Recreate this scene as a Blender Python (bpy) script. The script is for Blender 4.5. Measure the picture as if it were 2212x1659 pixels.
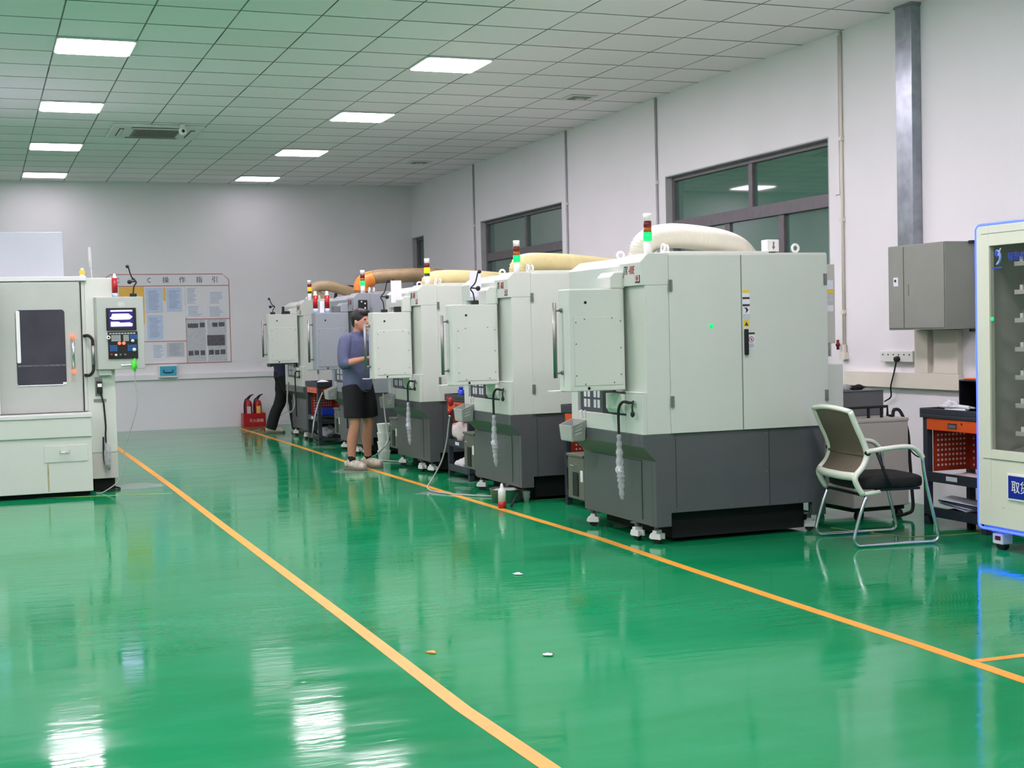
import bpy, math, random
from mathutils import Vector, Matrix, Euler
random.seed(7)
S = bpy.context.scene
for o in list(bpy.data.objects): bpy.data.objects.remove(o)
COL = S.collection

# ------------------------------------------------------------ camera
F = 2980.5; CZ = 1.377
RM = ((0.93260808, -0.36013746, -0.0233063), (-0.03564961, -0.02766875, -0.99898125), (0.35912571, 0.93248885, -0.03864286))
cam_d = bpy.data.cameras.new('camera'); cam = bpy.data.objects.new('camera', cam_d); COL.objects.link(cam)
cam_d.sensor_width = 36.0; cam_d.lens = F / 2212 * 36.0; cam_d.clip_start = 0.05; cam_d.clip_end = 200
r_, d_, f_ = RM
cam.matrix_world = Matrix(((r_[0], -d_[0], -f_[0], 0), (r_[1], -d_[1], -f_[1], 0), (r_[2], -d_[2], -f_[2], CZ), (0, 0, 0, 1)))
S.camera = cam
# ------------------------------------------------------------ world, exposure
w = bpy.data.worlds.new('night'); S.world = w; w.use_nodes = True
w.node_tree.nodes['Background'].inputs[0].default_value = (0.012, 0.03, 0.022, 1)
w.node_tree.nodes['Background'].inputs[1].default_value = 0.6
S.view_settings.view_transform = 'Standard'; S.view_settings.look = 'None'
S.view_settings.gamma = 1.0; S.view_settings.use_curve_mapping = False
S.view_settings.exposure = 1.78
LAMP = 13.5          # strength of the ceiling panels

def ray(u, v):
    a, b = (u - 1106) / F, (v - 829.5) / F
    return Vector([RM[0][i] * a + RM[1][i] * b + RM[2][i] for i in range(3)])
def onx(u, v, X): d = ray(u, v); return Vector((0, 0, CZ)) + d * (X / d.x)
def ony(u, v, Y): d = ray(u, v); return Vector((0, 0, CZ)) + d * (Y / d.y)
def onz(u, v, Z=0.0): d = ray(u, v); return Vector((0, 0, CZ)) + d * ((Z - CZ) / d.z)

# ------------------------------------------------------------ materials
def s2l(c):
    return tuple(((x / 255) / 12.92 if x / 255 <= 0.04045 else ((x / 255 + 0.055) / 1.055) ** 2.4) for x in c) + (1,)
M = {}
def mat(name, rgb, rough=0.5, metal=0.0, var=0.06, scale=6.0, bump=0.0, spec=0.5, coat=0.0, trans=0.0, alpha=1.0, emit=None, es=0.0, bscale=60):
    m = bpy.data.materials.new(name); m.use_nodes = True; nt = m.node_tree; b = nt.nodes['Principled BSDF']
    c = s2l(rgb)
    tc = nt.nodes.new('ShaderNodeTexCoord')
    if var > 0:
        n = nt.nodes.new('ShaderNodeTexNoise'); n.inputs['Scale'].default_value = scale; n.inputs['Detail'].default_value = 5
        nt.links.new(tc.outputs['Object'], n.inputs['Vector'])
        r = nt.nodes.new('ShaderNodeValToRGB')
        r.color_ramp.elements[0].position = 0.3; r.color_ramp.elements[1].position = 0.72
        r.color_ramp.elements[0].color = tuple(x * (1 - var) for x in c[:3]) + (1,)
        r.color_ramp.elements[1].color = tuple(min(1, x * (1 + var)) for x in c[:3]) + (1,)
        nt.links.new(n.outputs['Fac'], r.inputs['Fac']); nt.links.new(r.outputs['Color'], b.inputs['Base Color'])
    else: b.inputs['Base Color'].default_value = c
    b.inputs['Roughness'].default_value = rough; b.inputs['Metallic'].default_value = metal
    b.inputs['Specular IOR Level'].default_value = spec; b.inputs['Coat Weight'].default_value = coat
    b.inputs['Transmission Weight'].default_value = trans; b.inputs['Alpha'].default_value = alpha
    if bump > 0:
        n2 = nt.nodes.new('ShaderNodeTexNoise'); n2.inputs['Scale'].default_value = bscale; n2.inputs['Detail'].default_value = 3
        nt.links.new(tc.outputs['Object'], n2.inputs['Vector'])
        bp = nt.nodes.new('ShaderNodeBump'); bp.inputs['Strength'].default_value = bump; bp.inputs['Distance'].default_value = 0.01
        nt.links.new(n2.outputs['Fac'], bp.inputs['Height']); nt.links.new(bp.outputs['Normal'], b.inputs['Normal'])
    if emit:
        b.inputs['Emission Color'].default_value = s2l(emit); b.inputs['Emission Strength'].default_value = es
    M[name] = m; return m
mat('wall_paint', (232, 230, 232), 0.75, var=0.02, scale=1.5, bump=0.08, bscale=25)
mat('white_sheet', (206, 211, 201), 0.38, var=0.015, scale=3, bump=0.02, bscale=90)
mat('white_header', (212, 213, 210), 0.35, var=0.015)
mat('blue_sheet', (150, 156, 162), 0.4, var=0.02)
mat('dark_sheet', (84, 86, 88), 0.34, var=0.05, scale=4, bump=0.02)
mat('tank_sheet', (98, 98, 88), 0.35, var=0.06)
mat('black', (14, 15, 17), 0.5, var=0.1)
mat('rubber', (22, 22, 24), 0.65, var=0.1)
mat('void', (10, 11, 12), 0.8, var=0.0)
mat('chrome', (225, 225, 228), 0.16, 1.0, var=0.03)
mat('steel', (150, 150, 148), 0.42, 1.0, var=0.08)
mat('hinge', (135, 138, 134), 0.4, 0.6, var=0.1)
mat('seam', (120, 128, 120), 0.6, var=0.0)
mat('bolt', (110, 120, 112), 0.4, 0.5, var=0.0)
mat('plastic_white', (232, 233, 228), 0.35, var=0.02)
mat('plastic_grey', (168, 170, 164), 0.4, var=0.05)
mat('cup_clear', (225, 230, 228), 0.12, var=0.0, alpha=0.45)
mat('bag', (205, 210, 212), 0.18, var=0.2, scale=30, alpha=0.55, bump=0.6)
mat('window_frame', (108, 104, 108), 0.5, 0.2, var=0.1, scale=14)
mat('reveal', (188, 188, 188), 0.7, var=0.06)
mat('galv', (150, 157, 164), 0.3, 0.75, var=0.22, scale=9)
mat('trunking', (226, 220, 204), 0.45, var=0.03)
mat('conduit', (176, 176, 180), 0.5, var=0.12)
mat('elec_grey', (138, 142, 133), 0.45, var=0.04)
mat('orange', (235, 92, 32), 0.4, var=0.06)
mat('orange_dark', (170, 52, 24), 0.5, var=0.08)
mat('navy_frame', (50, 54, 64), 0.45, var=0.08)
mat('red', (178, 28, 34), 0.35, var=0.06)
mat('red_line', (178, 96, 96), 0.6, var=0.15, scale=12)
mat('blue_bin', (26, 62, 190), 0.4, var=0.1)
mat('cloth_white', (235, 235, 238), 0.85, var=0.06, bump=0.4)
mat('cloth_pink', (226, 210, 208), 0.85, var=0.1, bump=0.4)
mat('paper_white', (228, 230, 238), 0.7, var=0.03)
mat('paper_blue', (196, 212, 240), 0.7, var=0.04, scale=14)
mat('paper_text', (140, 150, 178), 0.7, var=0.25, scale=60)
mat('paper_grey', (196, 198, 202), 0.7, var=0.12, scale=50)
mat('photo_dark', (92, 90, 96), 0.6, var=0.35, scale=40)
mat('yellow_paper', (246, 196, 90), 0.6, var=0.08)
mat('yellow_label', (240, 205, 40), 0.5, var=0.05)
mat('tape_yellow', (224, 156, 50), 0.42, var=0.08, scale=5)
mat('thin_yellow', (150, 170, 80), 0.45, var=0.3, scale=8)
mat('ink', (28, 26, 30), 0.6, var=0.0)
mat('ink_brown', (70, 52, 50), 0.6, var=0.0)
mat('logo_red', (176, 62, 62), 0.5, var=0.0)
mat('skin', (196, 138, 112), 0.5, var=0.06, scale=12)
mat('hair', (24, 19, 18), 0.55, var=0.3, scale=60)
mat('shirt_blue', (92, 98, 126), 0.85, var=0.12, scale=10, bump=0.5, bscale=18)
mat('shirt_navy', (34, 38, 66), 0.85, var=0.12, bump=0.5, bscale=18)
mat('cloth_black', (18, 18, 21), 0.85, var=0.2, bump=0.4, bscale=20)
mat('shoe', (206, 198, 180), 0.6, var=0.3, scale=28, bump=0.5)
mat('sole', (120, 110, 92), 0.7, var=0.1)
mat('duct_white', (240, 236, 218), 0.4, var=0.03)
mat('duct_cream', (226, 214, 158), 0.42, var=0.1)
mat('duct_brown', (150, 128, 92), 0.42, var=0.18)
mat('duct_tan', (176, 158, 122), 0.42, var=0.15)
mat('duct_orange', (226, 128, 40), 0.35, var=0.2, scale=20)
mat('chair_white', (226, 230, 214), 0.4, var=0.03)
mat('mesh_brown', (104, 94, 78), 0.75, var=0.12, scale=90, alpha=0.9)
mat('seat_black', (20, 20, 22), 0.8, var=0.15, bump=0.3)
mat('vend_body', (216, 220, 200), 0.35, var=0.015)
mat('vend_inside', (205, 210, 195), 0.6, var=0.05)
mat('sign_blue', (22, 44, 150), 0.3, var=0.04)
mat('logo_blue', (30, 60, 190), 0.35, var=0.0)
mat('logo_pale', (120, 150, 215), 0.35, var=0.0)
mat('chiller', (196, 193, 184), 0.4, var=0.02)
mat('chiller_dark', (104, 108, 110), 0.45, var=0.04)
mat('green_gun', (80, 220, 60), 0.4, var=0.05)
mat('cardboard', (150, 110, 60), 0.8, var=0.15)
mat('key_grey', (176, 184, 178), 0.5, var=0.0)
mat('key_blue', (44, 100, 160), 0.5, var=0.0)
mat('button_red', (230, 80, 60), 0.4, var=0.0, emit=(255, 110, 80), es=0.5)
mat('window_dark', (58, 56, 66), 0.12, var=0.15, scale=5, spec=0.7)
mat('grille_dark', (66, 66, 74), 0.4, var=0.05)
mat('grille_white', (214, 212, 216), 0.5, var=0.0)
mat('rust', (178, 168, 132), 0.6, var=0.2, scale=20)
mat('kit_blue', (64, 168, 200), 0.4, var=0.05)
mat('tower_red', (110, 14, 16), 0.3, var=0.0)
mat('tower_amber', (168, 84, 14), 0.3, var=0.0)
mat('tower_green', (20, 70, 44), 0.3, var=0.0)
mat('lit_green', (6, 90, 50), 0.3, var=0.0, emit=(0, 222, 115), es=0.42)
mat('lit_yellow', (150, 110, 10), 0.3, var=0.0, emit=(255, 215, 20), es=0.42)
mat('lit_orange', (150, 80, 10), 0.3, var=0.0, emit=(255, 170, 40), es=0.42)
mat('led_blue', (90, 110, 255), 0.3, var=0.0, emit=(40, 60, 255), es=1.3)
mat('screen', (200, 190, 250), 0.3, var=0.0, emit=(205, 190, 255), es=1.0)
mat('screen_dark', (30, 28, 70), 0.2, var=0.0, emit=(40, 30, 110), es=0.3)
mat('lamp_frame', (215, 216, 218), 0.4, var=0.0)
mat('ac_white', (214, 214, 210), 0.45, var=0.04)
mat('ac_grille', (120, 122, 118), 0.6, var=0.15, scale=40)
mat('smoke_glass', (60, 70, 66), 0.04, var=0.0, alpha=0.16, spec=0.6)

def panel_mat(name, k):
    m = bpy.data.materials.new(name); m.use_nodes = True; nt = m.node_tree
    for n in list(nt.nodes): nt.nodes.remove(n)
    e = nt.nodes.new('ShaderNodeEmission'); o = nt.nodes.new('ShaderNodeOutputMaterial')
    e.inputs['Color'].default_value = (1.0, 0.865, 0.985, 1); e.inputs['Strength'].default_value = LAMP * k
    nt.links.new(e.outputs[0], o.inputs[0]); M[name] = m
ROWS = {-19: 1.0, -14: 1.1, -9: 1.25, -4: 1.4, 1: 1.35, 6: 1.3, 11: .85, 16: .20}
for j_, k_ in ROWS.items():
    for c_ in (-5, 0, 5): panel_mat('lamp_light%d_%d' % (j_, c_), k_ * ((.7 if c_ == 5 else 1.12) if j_ >= 11 else 1.0))

def glass_pane_mat():
    m = mat('night_glass', (54, 98, 82), 0.03, var=0.10, scale=1.2, spec=1.0)
    b = m.node_tree.nodes['Principled BSDF']; b.inputs['IOR'].default_value = 2.1
glass_pane_mat()

def V(nt, op, a, b=None, c=None):
    n = nt.nodes.new('ShaderNodeMath'); n.operation = op
    for i, x in enumerate((a, b, c)):
        if x is None: continue
        if isinstance(x, (int, float)): n.inputs[i].default_value = x
        else: nt.links.new(x, n.inputs[i])
    return n.outputs[0]

def ceiling_mat():
    m = bpy.data.materials.new('ceiling_tiles'); m.use_nodes = True; nt = m.node_tree; b = nt.nodes['Principled BSDF']
    tc = nt.nodes.new('ShaderNodeTexCoord'); sp = nt.nodes.new('ShaderNodeSeparateXYZ'); nt.links.new(tc.outputs['Object'], sp.inputs[0])
    def line(ax, off, wd):
        t = V(nt, 'DIVIDE', V(nt, 'SUBTRACT', ax, off), 0.6)
        fr = V(nt, 'FRACT', V(nt, 'ADD', t, 100.5))
        return V(nt, 'LESS_THAN', V(nt, 'ABSOLUTE', V(nt, 'SUBTRACT', fr, 0.5)), wd)
    l = V(nt, 'MAXIMUM', line(sp.outputs[0], 0.645, 0.010), line(sp.outputs[1], 10.665, 0.019))
    n = nt.nodes.new('ShaderNodeTexNoise'); n.inputs['Scale'].default_value = 1.6; n.inputs['Detail'].default_value = 3; nt.links.new(tc.outputs['Object'], n.inputs['Vector'])
    # each tile a slightly different white, tinted pink against the floor's green bounce light
    wn = nt.nodes.new('ShaderNodeTexWhiteNoise'); wn.noise_dimensions = '2D'
    cb = nt.nodes.new('ShaderNodeCombineXYZ')
    nt.links.new(V(nt, 'FLOOR', V(nt, 'DIVIDE', V(nt, 'SUBTRACT', sp.outputs[0], 0.645), 0.6)), cb.inputs[0])
    nt.links.new(V(nt, 'FLOOR', V(nt, 'DIVIDE', V(nt, 'SUBTRACT', sp.outputs[1], 10.665), 0.6)), cb.inputs[1])
    nt.links.new(cb.outputs[0], wn.inputs['Vector'])
    mix = nt.nodes.new('ShaderNodeMix'); mix.data_type = 'RGBA'
    mix.inputs['A'].default_value = (0.89, 0.80, 0.84, 1); mix.inputs['B'].default_value = (0.95, 0.86, 0.90, 1)
    nt.links.new(wn.outputs['Value'], mix.inputs['Factor'])
    mix2 = nt.nodes.new('ShaderNodeMix'); mix2.data_type = 'RGBA'
    nt.links.new(l, mix2.inputs['Factor']); nt.links.new(mix.outputs['Result'], mix2.inputs['A'])
    r = nt.nodes.new('ShaderNodeValToRGB'); r.color_ramp.elements[0].color = (0.05, 0.055, 0.05, 1); r.color_ramp.elements[1].color = (0.26, 0.26, 0.25, 1)
    r.color_ramp.elements[0].position = 0.35; r.color_ramp.elements[1].position = 0.65
    nt.links.new(n.outputs['Fac'], r.inputs['Fac']); nt.links.new(r.outputs['Color'], mix2.inputs['B'])
    nt.links.new(mix2.outputs['Result'], b.inputs['Base Color']); b.inputs['Roughness'].default_value = 0.8
    M['ceiling'] = m
ceiling_mat()

def floor_mat():
    m = bpy.data.materials.new('green_epoxy'); m.use_nodes = True; nt = m.node_tree; b = nt.nodes['Principled BSDF']
    tc = nt.nodes.new('ShaderNodeTexCoord')
    def noise(scale, det, vec=None, dist=0.0, rough=0.5):
        n = nt.nodes.new('ShaderNodeTexNoise'); n.inputs['Scale'].default_value = scale; n.inputs['Detail'].default_value = det
        n.inputs['Distortion'].default_value = dist; n.inputs['Roughness'].default_value = rough
        nt.links.new(vec or tc.outputs['Object'], n.inputs['Vector']); return n.outputs['Fac']
    mp = nt.nodes.new('ShaderNodeMapping'); mp.inputs['Scale'].default_value = (0.45, 1.6, 1); mp.inputs['Rotation'].default_value = (0, 0, 0.3)
    nt.links.new(tc.outputs['Object'], mp.inputs['Vector'])
    n1 = noise(0.6, 4); n2 = noise(5, 6, mp.outputs[0], 0.6, 0.6)
    r = nt.nodes.new('ShaderNodeValToRGB'); e = r.color_ramp.elements
    e[0].position = 0.3; e[0].color = (0.0024, 0.195, 0.062, 1); e[1].position = 0.75; e[1].color = (0.006, 0.280, 0.104, 1)
    nt.links.new(V(nt, 'ADD', V(nt, 'MULTIPLY', n1, 0.7), V(nt, 'MULTIPLY', n2, 0.3)), r.inputs['Fac'])
    mo = nt.nodes.new('ShaderNodeMix'); mo.data_type = 'RGBA'  # pale mottling: dusty haze of floor reflections painted into the green
    mr = nt.nodes.new('ShaderNodeMapRange'); mr.inputs['From Min'].default_value = 0.42; mr.inputs['From Max'].default_value = 0.72; mr.inputs['To Max'].default_value = 0.34
    nt.links.new(noise(1.3, 8, mp.outputs[0], 0.8, 0.62), mr.inputs['Value']); nt.links.new(mr.outputs[0], mo.inputs['Factor'])
    nt.links.new(r.outputs['Color'], mo.inputs['A']); mo.inputs['B'].default_value = (0.04, 0.34, 0.18, 1)
    # worn, dusty patches (their own shapes)
    sp = nt.nodes.new('ShaderNodeSeparateXYZ'); nt.links.new(tc.outputs['Object'], sp.inputs[0])
    nn = noise(3.2, 5, mp.outputs[0], 0.4)
    tot = None
    for (x, y, rx, ry) in ((1.35, 13.35, 0.28, 0.32), (3.60, 11.3, 0.17, 0.28), (3.95, 11.45, 0.14, 0.2), (3.92, 16.6, 0.2, 0.25), (3.5, 13.5, 0.35, 0.3), (1.2, 16.8, 0.22, 0.4), (4.2, 12.1, 0.2, 0.3), (3.75, 18.6, 0.3, 0.3)):
        dx = V(nt, 'DIVIDE', V(nt, 'SUBTRACT', sp.outputs[0], x), rx); dy = V(nt, 'DIVIDE', V(nt, 'SUBTRACT', sp.outputs[1], y), ry)
        d = V(nt, 'ADD', V(nt, 'MULTIPLY', dx, dx), V(nt, 'MULTIPLY', dy, dy))
        d = V(nt, 'ADD', d, V(nt, 'MULTIPLY', V(nt, 'SUBTRACT', nn, 0.5), 3.5))
        k = V(nt, 'LESS_THAN', d, 0.62)
        tot = k if tot is None else V(nt, 'MAXIMUM', tot, k)
    mx = nt.nodes.new('ShaderNodeMix'); mx.data_type = 'RGBA'
    nt.links.new(V(nt, 'MULTIPLY', tot, 0.6), mx.inputs['Factor']); nt.links.new(mo.outputs['Result'], mx.inputs['A']); mx.inputs['B'].default_value = (0.30, 0.36, 0.32, 1)
    nt.links.new(mx.outputs['Result'], b.inputs['Base Color'])
    rr = nt.nodes.new('ShaderNodeMapRange'); rr.inputs['From Min'].default_value = 0.3; rr.inputs['From Max'].default_value = 0.7
    rr.inputs['To Min'].default_value = 0.03; rr.inputs['To Max'].default_value = 0.15
    nt.links.new(noise(2.6, 6, mp.outputs[0], 0.5), rr.inputs['Value']); nt.links.new(rr.outputs[0], b.inputs['Roughness'])
    b.inputs['Specular IOR Level'].default_value = 0.13
    bp = nt.nodes.new('ShaderNodeBump'); bp.inputs['Strength'].default_value = 0.10; bp.inputs['Distance'].default_value = 0.01
    nt.links.new(noise(9, 4, mp.outputs[0], 0.3), bp.inputs['Height']); nt.links.new(bp.outputs['Normal'], b.inputs['Normal'])
    M['floor'] = m
floor_mat()

# ------------------------------------------------------------ mesh helpers
class MB:
    def __init__(s): s.v = []; s.f = []
    def add(s, vs, fs):
        n = len(s.v); s.v += [tuple(p) for p in vs]; s.f += [tuple(i + n for i in f) for f in fs]; return s
    def box(s, x0, x1, y0, y1, z0, z1):
        x0, x1 = sorted((x0, x1)); y0, y1 = sorted((y0, y1)); z0, z1 = sorted((z0, z1))
        return s.add([(x0, y0, z0), (x1, y0, z0), (x1, y1, z0), (x0, y1, z0), (x0, y0, z1), (x1, y0, z1), (x1, y1, z1), (x0, y1, z1)],
                     [(0, 3, 2, 1), (4, 5, 6, 7), (0, 1, 5, 4), (1, 2, 6, 5), (2, 3, 7, 6), (3, 0, 4, 7)])
    def prism(s, poly, ax, a0, a1):
        def P(p, a): return {'x': (a, p[0], p[1]), 'y': (p[0], a, p[1]), 'z': (p[0], p[1], a)}[ax]
        n = len(poly); vs = [P(p, a0) for p in poly] + [P(p, a1) for p in poly]
        fs = [tuple(range(n)), tuple(range(2 * n - 1, n - 1, -1))] + [(i, i + n, (i + 1) % n + n, (i + 1) % n) for i in range(n)]
        return s.add(vs, fs)
    def tube(s, pts, rad, n=14, cap=True, ell=None, up=None):
        pts = [Vector(p) for p in pts]; m = len(pts)
        rad = rad if isinstance(rad, (list, tuple)) else [rad] * m
        T = [(pts[min(i + 1, m - 1)] - pts[max(i - 1, 0)]).normalized() for i in range(m)]
        ref = Vector(up) if up else (Vector((0, 0, 1)) if abs(T[0].z) < 0.9 else Vector((1, 0, 0)))
        u = (ref - T[0] * ref.dot(T[0])).normalized(); vs = []
        for i in range(m):
            u = (u - T[i] * u.dot(T[i])).normalized(); w_ = T[i].cross(u)
            e = ell[i] if isinstance(ell, (list, tuple)) else (ell or 1.0)
            for k in range(n):
                a = 2 * math.pi * k / n
                vs.append(pts[i] + u * math.cos(a) * rad[i] + w_ * math.sin(a) * rad[i] * e)
        fs = [(i * n + k, i * n + (k + 1) % n, (i + 1) * n + (k + 1) % n, (i + 1) * n + k) for i in range(m - 1) for k in range(n)]
        if cap: fs += [tuple(range(n - 1, -1, -1)), tuple((m - 1) * n + k for k in range(n))]
        return s.add(vs, fs)
    def cyl(s, p0, p1, r, n=16, r1=None): return s.tube([p0, p1], [r, r if r1 is None else r1], n)
    def sphere(s, c, rx, ry=None, rz=None, n=16, m=10):
        ry = ry or rx; rz = rz or rx; vs = [(c[0], c[1], c[2] - rz)]
        for j in range(1, m):
            t = math.pi * j / m - math.pi / 2
            for k in range(n):
                a = 2 * math.pi * k / n; vs.append((c[0] + rx * math.cos(t) * math.cos(a), c[1] + ry * math.cos(t) * math.sin(a), c[2] + rz * math.sin(t)))
        vs.append((c[0], c[1], c[2] + rz)); L = len(vs) - 1
        fs = [(0, 1 + (k + 1) % n, 1 + k) for k in range(n)]
        fs += [(1 + (j - 1) * n + k, 1 + (j - 1) * n + (k + 1) % n, 1 + j * n + (k + 1) % n, 1 + j * n + k) for j in range(1, m - 1) for k in range(n)]
        fs += [(1 + (m - 2) * n + k, 1 + (m - 2) * n + (k + 1) % n, L) for k in range(n)]
        return s.add(vs, fs)
    def ring(s, c, R, r, axis='y', n=24, k=10):
        pts = []
        for i in range(n):
            a = 2 * math.pi * i / n
            o = {'y': (R * math.cos(a), 0, R * math.sin(a)), 'z': (R * math.cos(a), R * math.sin(a), 0), 'x': (0, R * math.cos(a), R * math.sin(a))}[axis]
            pts.append(Vector(c) + Vector(o))
        vs = []; cc = Vector(c); nn = {'y': Vector((0, 1, 0)), 'z': Vector((0, 0, 1)), 'x': Vector((1, 0, 0))}[axis]
        for p in pts:
            d = (p - cc).normalized()
            for j in range(k):
                b = 2 * math.pi * j / k; vs.append(p + d * r * math.cos(b) + nn * r * math.sin(b))
        fs = [(i * k + j, i * k + (j + 1) % k, ((i + 1) % n) * k + (j + 1) % k, ((i + 1) % n) * k + j) for i in range(n) for j in range(k)]
        return s.add(vs, fs)
    def lathe(s, c, prof, n=20):
        vs = []
        for (r, z) in prof:
            for k in range(n):
                a = 2 * math.pi * k / n; vs.append((c[0] + r * math.cos(a), c[1] + r * math.sin(a), c[2] + z))
        m = len(prof)
        fs = [(i * n + k, i * n + (k + 1) % n, (i + 1) * n + (k + 1) % n, (i + 1) * n + k) for i in range(m - 1) for k in range(n)]
        fs += [tuple(range(n - 1, -1, -1)), tuple((m - 1) * n + k for k in range(n))]
        return s.add(vs, fs)
    def blob(s, c, rx, ry, rz, seed=0, amp=0.25, n=22, m=12):
        q = MB().sphere((0, 0, 0), 1, 1, 1, n, m); rnd = random.Random(seed)
        ph = [rnd.uniform(0, 6.28) for _ in range(6)]
        vs = []
        for (x, y, z) in q.v:
            k = 1 + amp * (math.sin(4 * x + ph[0]) * math.sin(5 * y + ph[1]) + 0.6 * math.sin(9 * x + ph[2]) * math.sin(8 * y + ph[3]) + 0.3 * math.sin(13 * z + ph[4]))
            vs.append((c[0] + rx * x * k, c[1] + ry * y * k, c[2] + rz * z * k))
        return s.add(vs, q.f)
    def build(s, name, material, parent=None, bevel=0.0, smooth=False, loc=None, voxel=0, relax=0, **props):
        me = bpy.data.meshes.new(name); me.from_pydata(s.v, [], s.f); me.validate(); me.update()
        import bmesh
        bm = bmesh.new(); bm.from_mesh(me); bmesh.ops.recalc_face_normals(bm, faces=bm.faces); bm.to_mesh(me); bm.free()
        if smooth: me.polygons.foreach_set('use_smooth', [True] * len(me.polygons))
        me.materials.append(M[material])
        o = bpy.data.objects.new(name, me); COL.objects.link(o)
        if loc is not None: o.location = loc
        if parent: o.parent = parent
        if voxel:
            r = o.modifiers.new('skin_over', 'REMESH'); r.mode = 'VOXEL'; r.voxel_size = voxel; r.use_smooth_shade = True
            if relax: q = o.modifiers.new('relax', 'SMOOTH'); q.iterations = relax; q.factor = 0.5
        if bevel:
            b = o.modifiers.new('bevel', 'BEVEL'); b.width = bevel; b.segments = 2; b.limit_method = 'ANGLE'; b.angle_limit = math.radians(40)
        for k, x in props.items(): o[k] = x
        return o
def bez(ctrl, n=24):
    """smooth curve through the control points"""
    P = [Vector(p) for p in ctrl]; P = [P[0] * 2 - P[1]] + P + [P[-1] * 2 - P[-2]]; out = []
    seg = len(P) - 3
    for i in range(seg):
        a, b, c, d = P[i:i + 4]
        for k in range(n):
            t = k / n; out.append(0.5 * ((2 * b) + (c - a) * t + (2 * a - 5 * b + 4 * c - d) * t * t + (3 * b - a - 3 * c + d) * t ** 3))
    out.append(P[-2]); return out
def empty(name, loc, label, cat, rz=0, group=None, kind=None):
    o = bpy.data.objects.new(name, None); COL.objects.link(o); o.location = loc; o.rotation_euler = (0, 0, rz); o.empty_display_size = 0.1
    tag(o, label, cat, group, kind); return o
def tag(o, label=None, cat=None, group=None, kind=None):
    if label: o['label'] = label
    if cat: o['category'] = cat
    if group: o['group'] = group
    if kind: o['kind'] = kind
    return o
def copy_tree(o, parent=None):
    c = o.copy(); COL.objects.link(c)
    if parent: c.parent = parent
    for ch in list(o.children): copy_tree(ch, c)
    return c
def text_mesh(body, size, mat_, name, mw, parent=None, depth=0.001, shear=0.0, sx=1.0, align='LEFT'):
    cu = bpy.data.curves.new(name, 'FONT'); cu.body = body; cu.size = size; cu.extrude = depth; cu.shear = shear; cu.align_x = align
    t = bpy.data.objects.new(name, cu); COL.objects.link(t)
    dg = bpy.context.evaluated_depsgraph_get(); dg.update()
    me = bpy.data.meshes.new_from_object(t.evaluated_get(dg)); bpy.data.objects.remove(t)
    me.transform(Matrix.Diagonal((sx, 1, 1, 1))); me.transform(mw); me.materials.clear(); me.materials.append(M[mat_])
    o = bpy.data.objects.new(name, me); COL.objects.link(o)
    if parent: o.parent = parent
    return o
def face_x(p): return Matrix(((0, 0, -1, p[0]), (-1, 0, 0, p[1]), (0, 1, 0, p[2]), (0, 0, 0, 1)))      # reads on a face looking to -X
def face_y(p): return Matrix(((1, 0, 0, p[0]), (0, 0, -1, p[1]), (0, 1, 0, p[2]), (0, 0, 0, 1)))       # reads on a face looking to -Y

# ------------------------------------------------------------ room
WX, WY, HZ = 6.575, 21.4, 3.73
LX, FY = -5.36, -3.8
MB().box(LX - 0.2, WX + 0.24, FY - 0.2, WY + 0.2, -0.2, 0).build('floor', 'floor', kind='structure', label='glossy green painted workshop floor')
MB().box(LX - 0.2, WX + 0.24, FY - 0.2, WY + 0.2, HZ, HZ + 0.1).build('ceiling', 'ceiling', kind='structure', label='suspended ceiling of white square tiles')
MB().box(LX - 0.2, WX + 0.24, WY, WY + 0.2, 0, HZ).build('wall_back', 'wall_paint', kind='structure')
MB().box(LX - 0.2, LX, FY, WY, 0, HZ).build('wall_left', 'wall_paint', kind='structure')
MB().box(LX - 0.2, WX + 0.24, FY - 0.2, FY, 0, HZ).build('wall_front', 'wall_paint', kind='structure')
ZB, ZT = 1.10, 2.91
WINS = [(9.70, 12.60), (15.27, 18.15), (20.78, WY)]
wr = MB().box(WX, WX + 0.24, FY, WY, 0, ZB).box(WX, WX + 0.24, FY, WY, ZT, HZ)
ys = [FY, 9.70, 12.60, 15.27, 18.15, 20.78]
for a, b in ((FY, 9.70), (12.60, 15.27), (18.15, 20.78)): wr.box(WX, WX + 0.24, a, b, ZB, ZT)
wr.build('wall_right', 'wall_paint', kind='structure')
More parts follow.
